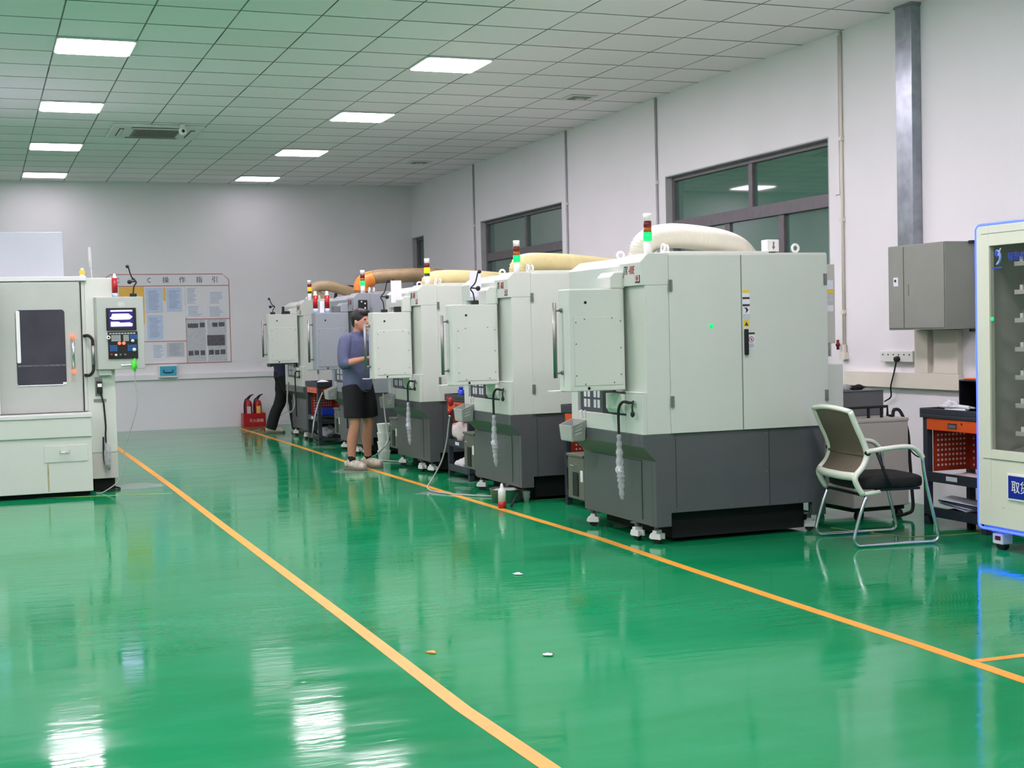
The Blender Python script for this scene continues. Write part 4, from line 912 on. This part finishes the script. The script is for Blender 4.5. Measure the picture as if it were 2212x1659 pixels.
def vending():
    X0, Y1, Y0, Z0, Z1 = 5.60, 6.745, 5.86, .125, 1.94
    r = empty('vending_machine', (X0, Y1, 0), 'tall cream vending machine with glowing blue edge', 'vending machine')
    D = Y1 - Y0; dp = .80; R = .035
    # local: x into depth, y from -D to 0
    b = MB()
    b.box(.04, dp, -.03, 0, Z0, Z1).box(.04, dp, -D, -D + .03, Z0, Z1).box(.04, dp, -D + .03, -.03, Z1 - .03, Z1).box(.04, dp, -D + .03, -.03, Z0, .55).box(dp - .03, dp, -D + .03, -.03, .55, Z1 - .03)
    b.build('cabinet', 'vend_body', r, bevel=.004)
    MB().box(dp - .034, dp - .031, -D + .032, -.032, .56, Z1 - .035).box(.06, dp - .035, -.034, -.031, .56, Z1 - .035).box(.06, dp - .035, -D + .032, -D + .035, .56, Z1 - .035).build('lining', 'vend_inside', r)
    # door frame around the glass
    gy0, gy1, gz0, gz1 = -D + .115, -.115, .602, 1.812
    MB().box(.0, .038, -.115, -.006, Z0 + .02, Z1 - .006).box(.0, .038, -D + .006, gy0, Z0 + .02, Z1 - .006).box(.0, .038, gy0, gy1, gz1, Z1 - .006).box(.0, .038, gy0, gy1, .549, gz0).build('door_frame', 'vend_body', r, bevel=.002)
    MB().box(.002, .038, gy0, gy1, Z0 + .02, .545).build('lower_panel', 'vend_body', r, bevel=.002)
    MB().box(.012, .018, gy0 + .001, gy1 - .001, gz0 + .001, gz1 - .001).build('glass', 'smoke_glass', r)
    MB().box(-.0015, -.0003, -D + .05, -.05, Z1 - .056, Z1 - .053).box(-.0015, -.0003, -D + .05, -.05, .545, .549).build('panel_seam', 'seam', r)
    # glowing edge strip
    loop = []
    for (cy, cz, a0) in ((-R, Z1 - R, 0), (-D + R, Z1 - R, 90), (-D + R, Z0 + R, 180), (-R, Z0 + R, 270)):
        for k in range(7):
            a = math.radians(a0 + 15 * k); loop.append(Vector((.004, cy + R * math.cos(a), cz + R * math.sin(a))))
    loop.append(loop[0])
    MB().tube(loop, .008, 8, cap=False).build('light_strip', 'led_blue', r, smooth=True)
    # collection sign
    s = MB().box(-.008, .001, gy0 + .1, -.262, .318, .474).build('sign_frame', 'plastic_white', r, bevel=.002)
    MB().box(-.010, -.0085, gy0 + .112, -.274, .330, .462).build('sign_panel', 'sign_blue', s)
    text_mesh('取货口', .078, 'plastic_white', 'sign_lettering', face_x((-.0112, -.300, .370)), s, .001, 0, .92)
    MB().box(-.0012, -.0002, -.235, -.205, .262, .264).build('scratch', 'hinge', r)
    # emblem on the glass
    e = MB(); cy, cz = -.172, 1.742
    e.tube([(.0105, cy + .030 * math.cos(a), cz + .042 * math.sin(a)) for a in [math.radians(t) for t in range(70, 291, 20)]], [.002 + .006 * math.sin(math.pi * i / 11) for i in range(12)], 6)
    e.build('emblem_ring', 'logo_pale', r)
    MB().sphere((.0105, cy, cz + .022), .0012, .018, .022).build('emblem_ball', 'logo_blue', r)
    MB().tube(bez([(.010, cy + .0, cz - .04), (.010, cy - .022, cz - .015), (.010, cy - .03, cz + .02)], 5), .0035, 6).build('emblem_swoosh', 'paper_white', r)
    MB().tube(bez([(.010, cy - .012, cz + .01), (.010, cy - .025, cz + .035), (.010, cy - .034, cz + .052)], 5), .0035, 6).build('emblem_swoosh', 'paper_white', r)
    MB().box(.0095, .0115, cy - .045, cy + .04, cz - .066, cz - .058).build('emblem_caption', 'logo_blue', r)
    text_mesh('智能柜', .052, 'logo_blue', 'glass_lettering', face_x((.0105, -.262, 1.722)), r, .0006)
    # shelves of dispensers
    for k, z in enumerate((1.69, 1.525, 1.36, 1.19, 1.025, .86, .695)):
        sh = MB().box(.07, .55, -D + .05, -.255, z, z + .012).box(.065, .07, -D + .05, -.255, z - .004, z + .022).build('shelf', 'chiller', r)
        for j in range(3):
            y = -.30 - j * .16
            c = MB().tube([(.09 + .012 * i / 2, y + .024 * math.cos(i * .8), z + .05 + .024 * math.sin(i * .8)) for i in range(40)], .0022, 5); c.build('spiral', 'steel', sh, smooth=True)
            MB().prism([(y - .035, z + .0125), (y + .035, z + .0125), (y + .035, z + .07), (y + .02, z + .10), (y - .02, z + .10), (y - .035, z + .07)], 'x', .40, .42).build('divider', 'plastic_grey', sh)
            MB().box(.074, .082, y - .014, y + .010, z + .0125, z + .05).build('price_tab', 'plastic_white', sh)
    MB().prism([(.10, .56), (.40, .62), (.40, .60), (.10, .555)], 'y', -D + .05, -.05).build('chute', 'plastic_grey', r)
    MB().sphere((.011, -.128, 1.38), .004, .012, .012).build('door_lock', 'lit_green', r, smooth=True)
    for y in (-.13, -D + .1):
        for x in (.06, .66):
            f = MB().box(x - .03, x + .05, y - .045, y + .045, .035, .10).build('foot', 'plastic_white', r, bevel=.008)
            MB().cyl((x + .01, y - .03, .024), (x + .01, y + .03, .024), .0235, 14).build('foot_wheel', 'rubber', f, smooth=True)
            MB().box(x - .0315, x - .0303, y - .028, y + .018, .06, .085).build('foot_label', 'tower_red', f)
            MB().cyl((x, y, .10), (x, y, .1245), .012, 8).build('foot_stem', 'steel', f)
vending()

# ------------------------------------------------------------ single machine
def single():
    Y = 12.72; Yd = 13.02
    r = empty('machining_center', (0, 0, 0), 'grey machining centre with dark door window standing alone across the aisle', 'machine tool')
    xl = -1.35
    MB().box(xl, .90, Y, 14.6, .045, .525).build('chip_base', 'white_sheet', r, bevel=.005)
    MB().box(xl, .905, Y - .012, 14.6, .526, .70).build('front_apron', 'white_sheet', r, bevel=.01)
    MB().box(xl, .91, Y - .02, Y + .25, .700, .735).build('apron_lip', 'white_header', r, bevel=.004)
    d = MB().box(.495, .86, Y - .006, Y - .0005, .315, .462).build('chip_drawer', 'white_sheet', r, bevel=.002)
    MB().tube([(.63, Y - .007, .41), (.635, Y - .03, .40), (.70, Y - .03, .40), (.705, Y - .007, .41)], .007, 8).build('drawer_handle', 'chrome', d, smooth=True)
    MB().box(.518, .532, Y - .0016, Y - .0002, .06, .312).build('rust_streak', 'rust', r)
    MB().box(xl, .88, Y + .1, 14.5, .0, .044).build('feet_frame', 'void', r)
    en = MB().box(xl, .90, Yd, 14.6, .736, 1.94); en.box(.90, 1.145, Yd, 14.6, .355, 1.94); en.build('enclosure', 'white_sheet', r, bevel=.006)
    MB().box(.92, 1.145, Yd + .004, 14.5, .12, .354).build('column_kick', 'chiller', r, bevel=.003)
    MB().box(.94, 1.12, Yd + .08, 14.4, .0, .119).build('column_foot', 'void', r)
    MB().box(xl, .92, Yd - .03, 14.6, 1.915, 1.955).build('top_trim', 'white_header', r, bevel=.004)
    dr = MB().box(.15, .855, Yd - .022, Yd - .002, .738, 1.905).build('sliding_door', 'elec_sheet', r, bevel=.005)
    MB().box(.862, .872, Yd - .010, Yd - .001, .74, 1.905).build('door_track', 'ink', r)
    # rounded window
    def rrect(x0, x1, z0, z1, R, n=5):
        out = []
        for cx, cz, a0 in ((x1 - R, z1 - R, 0), (x0 + R, z1 - R, 90), (x0 + R, z0 + R, 180), (x1 - R, z0 + R, 270)):
            for k in range(n + 1): a = math.radians(a0 + 90 * k / n); out.append((cx + R * math.cos(a), cz + R * math.sin(a)))
        return out
    wn = MB().prism(rrect(.305, .722, .985, 1.66, .03), 'y', Yd - .026, Yd - .0225).build('door_window', 'window_dark', dr)
    MB().box(.315, .715, Yd - .028, Yd - .0262, 1.155, 1.170).build('window_rail', 'photo_dark', wn)
    MB().prism(rrect(.310, .342, 1.19, 1.655, .012), 'y', Yd - .0285, Yd - .0262).build('window_light_strip', 'plastic_white', wn)
    MB().box(.315, .70, Yd - .0275, Yd - .0262, .984, .992).box(.69, .722, Yd - .0275, Yd - .0262, .99, 1.01).build('window_sealant', 'cloth_white', wn)
    h = MB().cyl((.785, Yd - .06, 1.14), (.785, Yd - .06, 1.385), .013, 12).build('door_handle', 'chrome', dr, smooth=True)
    MB().sphere((.785, Yd - .055, 1.415), .022).sphere((.785, Yd - .055, 1.10), .020).cyl((.785, Yd - .055, 1.415), (.785, Yd - .022, 1.415), .013, 10).cyl((.785, Yd - .055, 1.10), (.785, Yd - .022, 1.10), .013, 10).build('handle_end', 'button_red', h, smooth=True)
    h2 = MB().tube(bez([(.885, Yd - .001, 1.42), (.92, Yd - .05, 1.42), (.950, Yd - .06, 1.39), (.955, Yd - .06, 1.34)], 5) + bez([(.955, Yd - .06, 1.15), (.950, Yd - .06, 1.10), (.92, Yd - .05, 1.065), (.885, Yd - .001, 1.065)], 5), .014, 12).build('grab_handle', 'rubber', r, smooth=True)
    MB().cyl((.955, Yd - .0605, 1.16), (.955, Yd - .0605, 1.33), .0147, 12).build('handle_grip', 'steel', h2, smooth=True)
    # control panel
    py = Yd - .08
    pn = MB().prism([(.975, py + .06), (.995, py), (1.405, py), (1.405, py + .10), (.975, py + .10)], 'z', 1.11, 1.765).build('control_panel', 'elec_sheet', r, bevel=.005)
    sc = MB().box(1.076, 1.338, py - .012, py - .0005, 1.462, 1.665).build('monitor', 'black', pn, bevel=.003)
    MB().box(1.10, 1.31, py - .0145, py - .0122, 1.485, 1.65).build('screen', 'screen_dark', sc)
    MB().box(1.115, 1.305, py - .0162, py - .0147, 1.632, 1.645).build('screen_row', 'screen', sc)
    MB().prism([(1.105, 1.575), (1.13, 1.56), (1.28, 1.56), (1.305, 1.583), (1.285, 1.60), (1.27, 1.612), (1.13, 1.612), (1.12, 1.585)], 'y', py - .0162, py - .0147).build('screen_field', 'screen', sc)
    MB().prism([(1.115, 1.498), (1.30, 1.498), (1.305, 1.52), (1.28, 1.532), (1.20, 1.53), (1.18, 1.54), (1.115, 1.54)], 'y', py - .0162, py - .0147).build('screen_field', 'screen', sc)
    kb = MB().box(1.085, 1.345, py - .012, py - .0005, 1.205, 1.452).build('keypad', 'black', pn, bevel=.003)
    k1 = MB(); k2 = MB()
    for i in range(9): k1.box(1.098 + i * .026, 1.118 + i * .026, py - .015, py - .0122, 1.428, 1.440)
    for i in range(5):
        for j in range(4): k1.box(1.115 + i * .0165, 1.129 + i * .0165, py - .015, py - .0122, 1.365 + j * .0145, 1.376 + j * .0145)
    for i in range(3):
        for j in range(4): k1.box(1.22 + i * .0165, 1.234 + i * .0165, py - .015, py - .0122, 1.365 + j * .0145, 1.376 + j * .0145)
    for i in range(4):
        for j in range(3): k2.box(1.277 + i * .0165, 1.29 + i * .0165, py - .015, py - .0122, 1.38 + j * .0145, 1.391 + j * .0145)
    for (xa, n_) in ((1.10, 4), (1.255, 5)):
        for i in range(n_):
            for j in range(4): k2.box(xa + i * .0165, xa + .013 + i * .0165, py - .015, py - .0122, 1.275 + j * .0145, 1.286 + j * .0145)
    k1.build('grey_keys', 'key_grey', kb); k2.build('blue_keys', 'key_blue', kb)
    for x, z, rr, mm in ((1.183, 1.345, .015, 'button_red'), (1.222, 1.345, .015, 'button_red'), (1.30, 1.365, .014, 'plastic_white'), (1.312, 1.285, .016, 'plastic_white'), (1.112, 1.24, .015, 'tower_red'), (1.15, 1.24, .011, 'plastic_white'), (1.19, 1.24, .010, 'chiller_dark'), (1.23, 1.24, .010, 'chiller_dark')):
        MB().cyl((x, py - .0122, z), (x, py - .024, z), rr, 14).build('knob', mm, kb, smooth=True)
    MB().ring((1.09, py - .016, 1.40), .013, .005, 'y').build('key_ring', 'plastic_white', kb)
    MB().box(1.18, 1.24, py - .003, py - .0005, 1.68, 1.72).build('panel_sticker', 'paper_grey', pn)
    MB().box(1.0, 1.11, py + .02, py + .10, 1.06, 1.109).build('panel_bracket', 'elec_sheet', pn)
    # head housing, lamp, aerial
    MB().box(xl, .745, 13.25, 14.4, 1.956, 2.37)  .build('head_housing', 'housing_pale', r, bevel=.005)
    MB().cyl((.895, Yd + .1, 1.956), (.895, Yd + .1, 1.975), .02, 12).build('lamp_socket', 'plastic_white', r)
    MB().sphere((.895, Yd + .1, 1.997), .026, .026, .022).build('beacon_lamp', 'lit_orange', r, smooth=True)
    MB().cyl((.895, Yd + .1, 2.018), (.895, Yd + .1, 2.035), .014, 12).build('lamp_cap', 'plastic_white', r)
    MB().cyl((.985, Yd + .15, 1.94), (.975, Yd + .15, 2.04), .006, 8).cyl((.975, Yd + .15, 2.04), (.968, Yd + .15, 2.21), .014, 10).sphere((.968, Yd + .15, 2.215), .014).build('work_lamp', 'cup_clear', r, smooth=True)
    # hand wheel and its cable
    MB().box(.965, 1.03, Yd - .003, Yd - .0003, .87, 1.045).build('pulse_bracket', 'steel', r)
    hw_ = MB().box(.978, 1.028, Yd - .045, Yd - .004, .895, 1.01).build('hand_wheel', 'black', r, bevel=.008)
    MB().box(.984, 1.022, Yd - .049, Yd - .0455, .955, .985).build('hand_wheel_plate', 'plastic_white', hw_)
    MB().box(.95, 1.06, Yd - .006, Yd - .0003, .82, .845).build('hook_rail', 'steel', r)
    MB().tube(bez([(1.01, Yd - .03, .90), (1.03, Yd - .03, .82), (1.035, Yd - .03, .78), (1.045, Yd - .025, .6), (1.04, Yd - .03, .5), (1.05, Yd - .03, .36), (1.07, Yd - .03, .25), (1.05, Yd - .03, .20), (1.02, Yd - .03, .30), (1.02, Yd - .03, .50)], 8), .008, 8).build('coil_cable', 'rubber', r, smooth=True)
    MB().blob((1.05, Yd - .035, .32), .03, .02, .13, 7, .25).build('cable_sleeve', 'bag', r, smooth=True)
    # paper holder and white door strip at the far end of the front
    MB().box(-.5, .155, Yd - .10, Yd - .03, .74, 1.30).build('side_door', 'white_header', r, bevel=.004)
    MB().box(-.1, .165, Yd - .112, Yd - .101, 1.35, 1.70).build('paper_holder', 'paper_blue', r)
    MB().box(-.5, .15, Yd - .099, Yd - .03, 1.301, 1.90).build('side_door_top', 'elec_sheet', r, bevel=.003)
mat('housing_pale', (178, 185, 192), 0.5, var=0.02)
mat('elec_sheet', (176, 182, 174), 0.4, var=0.02)
single()
py = 13.02 - .08
r = empty('spray_can', (1.165, py + .05, 1.7655), 'red spray can on top of the single machine panel', 'spray can')
MB().cyl((0, 0, 0), (0, 0, .035), .025, 16).build('can_foot', 'paper_blue', r, smooth=True)
MB().cyl((0, 0, .035), (0, 0, .17), .0252, 16).build('can_body', 'red', r, smooth=True)
MB().lathe((0, 0, .17), [(.024, 0), (.018, .012), (.012, .025), (.01, .04)]).build('can_cap', 'plastic_white', r, smooth=True)
gooseneck('phone_holder', (1.325, py + .05, 1.7655), 'brown gooseneck clamp on the single machine panel', 'phone holder', .27, 1)
r = empty('blow_gun', (1.265, py - .03, 1.10), 'bright green blow gun hanging on the single machine panel', 'blow gun')
MB().blob((0.04, 0, .045), .025, .02, .05, 31, .25).build('gun_body', 'green_gun', r, smooth=True)
MB().cyl((-.06, 0, .045), (.02, 0, .05), .007, 8).sphere((-.065, 0, .045), .012).build('gun_nozzle', 'paper_white', r, smooth=True)
o = MB().tube(bez([(1.305, py - .03, 1.10), (1.31, py - .03, 1.0), (1.32, py - .03, .8), (1.27, py - .02, .6), (1.20, py, .4), (1.19, py - .02, .25), (1.13, py - .03, .10), (1.0, py - .06, .012), (.93, py - .1, .008)], 8), .005, 8).build('air_hose', 'plastic_grey', smooth=True); tag(o, 'thin pale hose hanging from the green blow gun', 'air hose')
o = MB().tube(bez([(.93, 13.25, .01), (1.05, 13.0, .01), (1.16, 13.1, .01), (1.12, 13.3, .01), (1.0, 13.35, .01)], 8), .008, 8).build('floor_cable', 'rubber', smooth=True); tag(o, 'dark cable loop on the floor at the single machine column', 'cable')

# ------------------------------------------------------------ people
def limb(mb, pts, rad, n=14, ell=None, up=None):
    """a chain with rounded ends"""
    c = bez(pts, 6); m = len(c); k = (len(rad) - 1)
    rr = []
    for i in range(m):
        t = i / (m - 1) * k; a = int(min(t, k - 1e-6)); rr.append(rad[a] + (rad[a + 1] - rad[a]) * (t - a))
    mb.tube(c, rr, n, ell=ell, up=up); mb.sphere(c[0], rr[0] * .96); mb.sphere(c[-1], rr[-1] * .96)
def hand(mb, p, d, side, up=(0, 0, 1)):
    p = Vector(p); d = Vector(d).normalized(); u = Vector(up); s_ = d.cross(u).normalized() * side; u = s_.cross(d).normalized() * side
    mb.tube([p, p + d * .045, p + d * .085], [.024, .034, .032], 12, ell=.5, up=tuple(s_)); mb.sphere(tuple(p + d * .08), .03, .03, .022)
    for i, (o, l) in enumerate(((.027, .066), (.010, .075), (-.008, .070), (-.025, .055))):
        a = p + d * .082 + s_ * o
        mb.tube(bez([a, a + d * l * .45 - u * .004, a + d * l * .8 - u * .016, a + d * l - u * .032], 4), [.0088] * 6 + [.0082] * 4 + [.0065] * 3, 8)
    a = p + d * .025 + s_ * .030
    mb.tube(bez([a, a + d * .03 + s_ * .022, a + d * .055 + s_ * .026 - u * .01], 4), [.012, .012, .011, .011, .010, .010, .009, .009, .008], 8)
def person(x, y, rz, label, shorts=True, walk=False, s=1.0):
    r = empty('person', (x, y, 0), label, 'person', rz); r.scale = (s, s, s)
    # faces +x; y is its left side; about 1.66 m standing, head a little bowed
    hipz, kz = .86, .46
    if walk: feet = {1: (-.17, .09), -1: (.19, -.09)}
    else: feet = {1: (.0, .15), -1: (.03, -.14)}
    hips = {1: (0, .085), -1: (0, -.085)}
    body = MB()
    # torso, neck, head
    tor = [(0, 0, .84), (.0, 0, .95), (-.01, 0, 1.08), (-.01, 0, 1.22), (0, 0, 1.32), (.015, 0, 1.385)]
    body.tube(bez(tor, 4), [.10] * 4 + [.105] * 4 + [.10] * 4 + [.10] * 4 + [.085] * 4 + [.05], 20, ell=1.45, up=(1, 0, 0))
    limb(body, [(.01, 0, 1.36), (.03, 0, 1.42), (.05, 0, 1.47)], [.058, .050, .052])
    hd = (.075, 0, 1.53)
    body.sphere(hd, .094, .074, .110, 24, 16); body.sphere((hd[0] + .035, 0, hd[2] - .055), .058, .052, .058)      # skull, jaw
    body.sphere((hd[0] + .092, 0, hd[2] - .012), .016, .012, .022); body.sphere((hd[0] + .100, 0, hd[2] - .022), .011, .014, .009)   # nose
    body.sphere((hd[0] + .080, 0, hd[2] - .058), .012, .022, .008); body.sphere((hd[0] + .076, 0, hd[2] - .088), .018, .02, .016)    # lips, chin
    for sd in (1, -1):
        body.sphere((hd[0] - .005, sd * .077, hd[2] - .015), .018, .010, .030)
        body.tube([(hd[0] + .088, sd * .015, hd[2] + .022), (hd[0] + .082, sd * .045, hd[2] + .022)], .008, 8)
    sh = {1: (.0, .165, 1.325), -1: (.0, -.165, 1.325)}
    el = {1: (.02, .235, 1.09), -1: (.03, -.235, 1.09)}
    wr_ = {1: (.23, .20, 1.12), -1: (.24, -.16, 1.14)}
    if walk: wr_ = {1: (.22, .18, 1.05), -1: (.24, -.17, 1.10)}
    for sd in (1, -1):
        limb(body, [sh[sd], tuple((Vector(sh[sd]) + Vector(el[sd])) / 2 + Vector((0, .01 * sd, 0))), el[sd]], [.052, .045, .038])
        limb(body, [el[sd], tuple((Vector(el[sd]) + Vector(wr_[sd])) / 2), wr_[sd]], [.038, .036, .026])
        hand(body, wr_[sd], Vector(wr_[sd]) - Vector(el[sd]) + Vector((0, 0, -.0)), -sd)
        fx, fy = feet[sd]; hx, hy = hips[sd]
        kx = (fx + hx) / 2 + (.04 if not walk else .05); ky = (fy + hy) / 2
        limb(body, [(hx, hy, .86), ((hx + kx) / 2 + .012, (hy + ky) / 2, .66), (kx, ky, kz)], [.088, .075, .054])
        limb(body, [(kx, ky, kz), ((kx + fx) / 2 - .022, (ky + fy) / 2, .30), (fx - .01, fy, .085)], [.054, .056, .034])
        body.tube([(fx - .04, fy, .05), (fx + .06, fy, .045), (fx + .14, fy, .035)], [.036, .036, .028], 12)
    body.build('body', 'skin', r, voxel=.0065, relax=3)
    ey = MB()
    for sd in (1, -1): ey.sphere((hd[0] + .082, sd * .030, hd[2] + .008), .010, .012, .008)
    ey.build('eyes', 'ink', r, smooth=True)
    # hair cap
    h = MB(); h.sphere((hd[0] - .016, 0, hd[2] + .030), .102, .085, .100, 24, 16); h.sphere((hd[0] - .055, 0, hd[2] - .015), .055, .066, .07)
    h.sphere((hd[0] + .045, 0, hd[2] + .082), .06, .066, .038)
    h.build('hair', 'hair', r, voxel=.008, relax=2)
    # shirt
    t = MB(); tt = [(.0, 0, .80), (.005, 0, .90), (-.005, 0, 1.02), (-.01, 0, 1.16), (-.005, 0, 1.28), (.0, 0, 1.345), (.012, 0, 1.39)]
    t.tube(bez(tt, 4), [.128] * 5 + [.126] * 4 + [.122] * 4 + [.128] * 4 + [.125] * 4 + [.10] * 2 + [.085, .07], 22, ell=1.42, up=(1, 0, 0))
    t.sphere((-.005, 0, 1.335), .10, .165, .055); t.sphere((.0, 0, 1.37), .085, .10, .045); t.ring((.02, 0, 1.405), .056, .016, 'z', 18, 8)
    for sd in (1, -1):
        cuff = Vector(el[sd]) + (Vector(wr_[sd]) - Vector(el[sd])) * (.15 if shorts else .25)
        limb(t, [(sh[sd][0], sh[sd][1] * .8, 1.33), sh[sd], tuple((Vector(sh[sd]) + Vector(el[sd])) / 2 + Vector((0, .02 * sd, 0))), el[sd]], [.06, .068, .062, .058])
        limb(t, [el[sd], tuple(cuff)], [.056, .056])
    t.build('shirt', 'shirt_blue' if shorts else 'shirt_navy', r, voxel=.009, relax=4)
    # legwear
    g = MB(); g.tube([(0, 0, .95), (0, 0, .88), (0, 0, .80)], [.115, .128, .13], 22, ell=1.35, up=(1, 0, 0))
    for sd in (1, -1):
        fx, fy = feet[sd]; hx, hy = hips[sd]; kx = (fx + hx) / 2 + (.04 if not walk else .05); ky = (fy + hy) / 2
        if shorts:
            g.tube([(hx, hy, .86), ((hx + kx) / 2 + .01, (hy + ky) / 2, .68), (kx * .8, ky, .53)], [.108, .110, .108], 18)
        else:
            g.tube(bez([(hx, hy, .86), ((hx + kx) / 2 + .01, (hy + ky) / 2, .66), (kx, ky, kz), ((kx + fx) / 2 - .015, (ky + fy) / 2, .28), (fx - .01, fy, .06)], 5), [.108] * 3 + [.10] * 4 + [.088] * 5 + [.082] * 5 + [.080] * 4, 18)
    g.build('shorts' if shorts else 'trousers', 'cloth_black', r, voxel=.009, relax=3)
    for sd in (1, -1):
        fx, fy = feet[sd]
        if shorts: MB().tube([(fx - .01, fy, .07), (fx - .012, fy, .14)], [.042, .038], 14).build('sock', 'cloth_black', r, smooth=True)
        s1 = MB(); s1.tube(bez([(fx - .085, fy, .055), (fx - .03, fy, .062), (fx + .06, fy, .052), (fx + .13, fy, .042), (fx + .175, fy, .036)], 4), [.036] * 4 + [.046] * 5 + [.045] * 4 + [.038] * 3 + [.022], 16, ell=1.0)
        s1.tube([(fx - .03, fy, .06), (fx - .02, fy, .105)], [.046, .043], 14)
        sh_ = s1.build('shoe', 'shoe', r, voxel=.007, relax=3, loc=(0, 0, 0))
        MB().prism([(fx - .10, fy - .03), (fx - .06, fy - .042), (fx + .08, fy - .047), (fx + .16, fy - .04), (fx + .195, fy), (fx + .16, fy + .04), (fx + .08, fy + .047), (fx - .06, fy + .042), (fx - .10, fy + .03)], 'z', 0, .026).build('sole', 'sole', sh_, bevel=.006)
    return r
P1 = person(3.60, 13.76, math.radians(-56), 'person in blue grey shirt and black shorts standing behind a white machine panel', True, False, .99)
P2 = person(3.99, 19.38, math.radians(-5), 'person in navy shirt and black trousers stepping behind the farthest panel', False, True, .98)
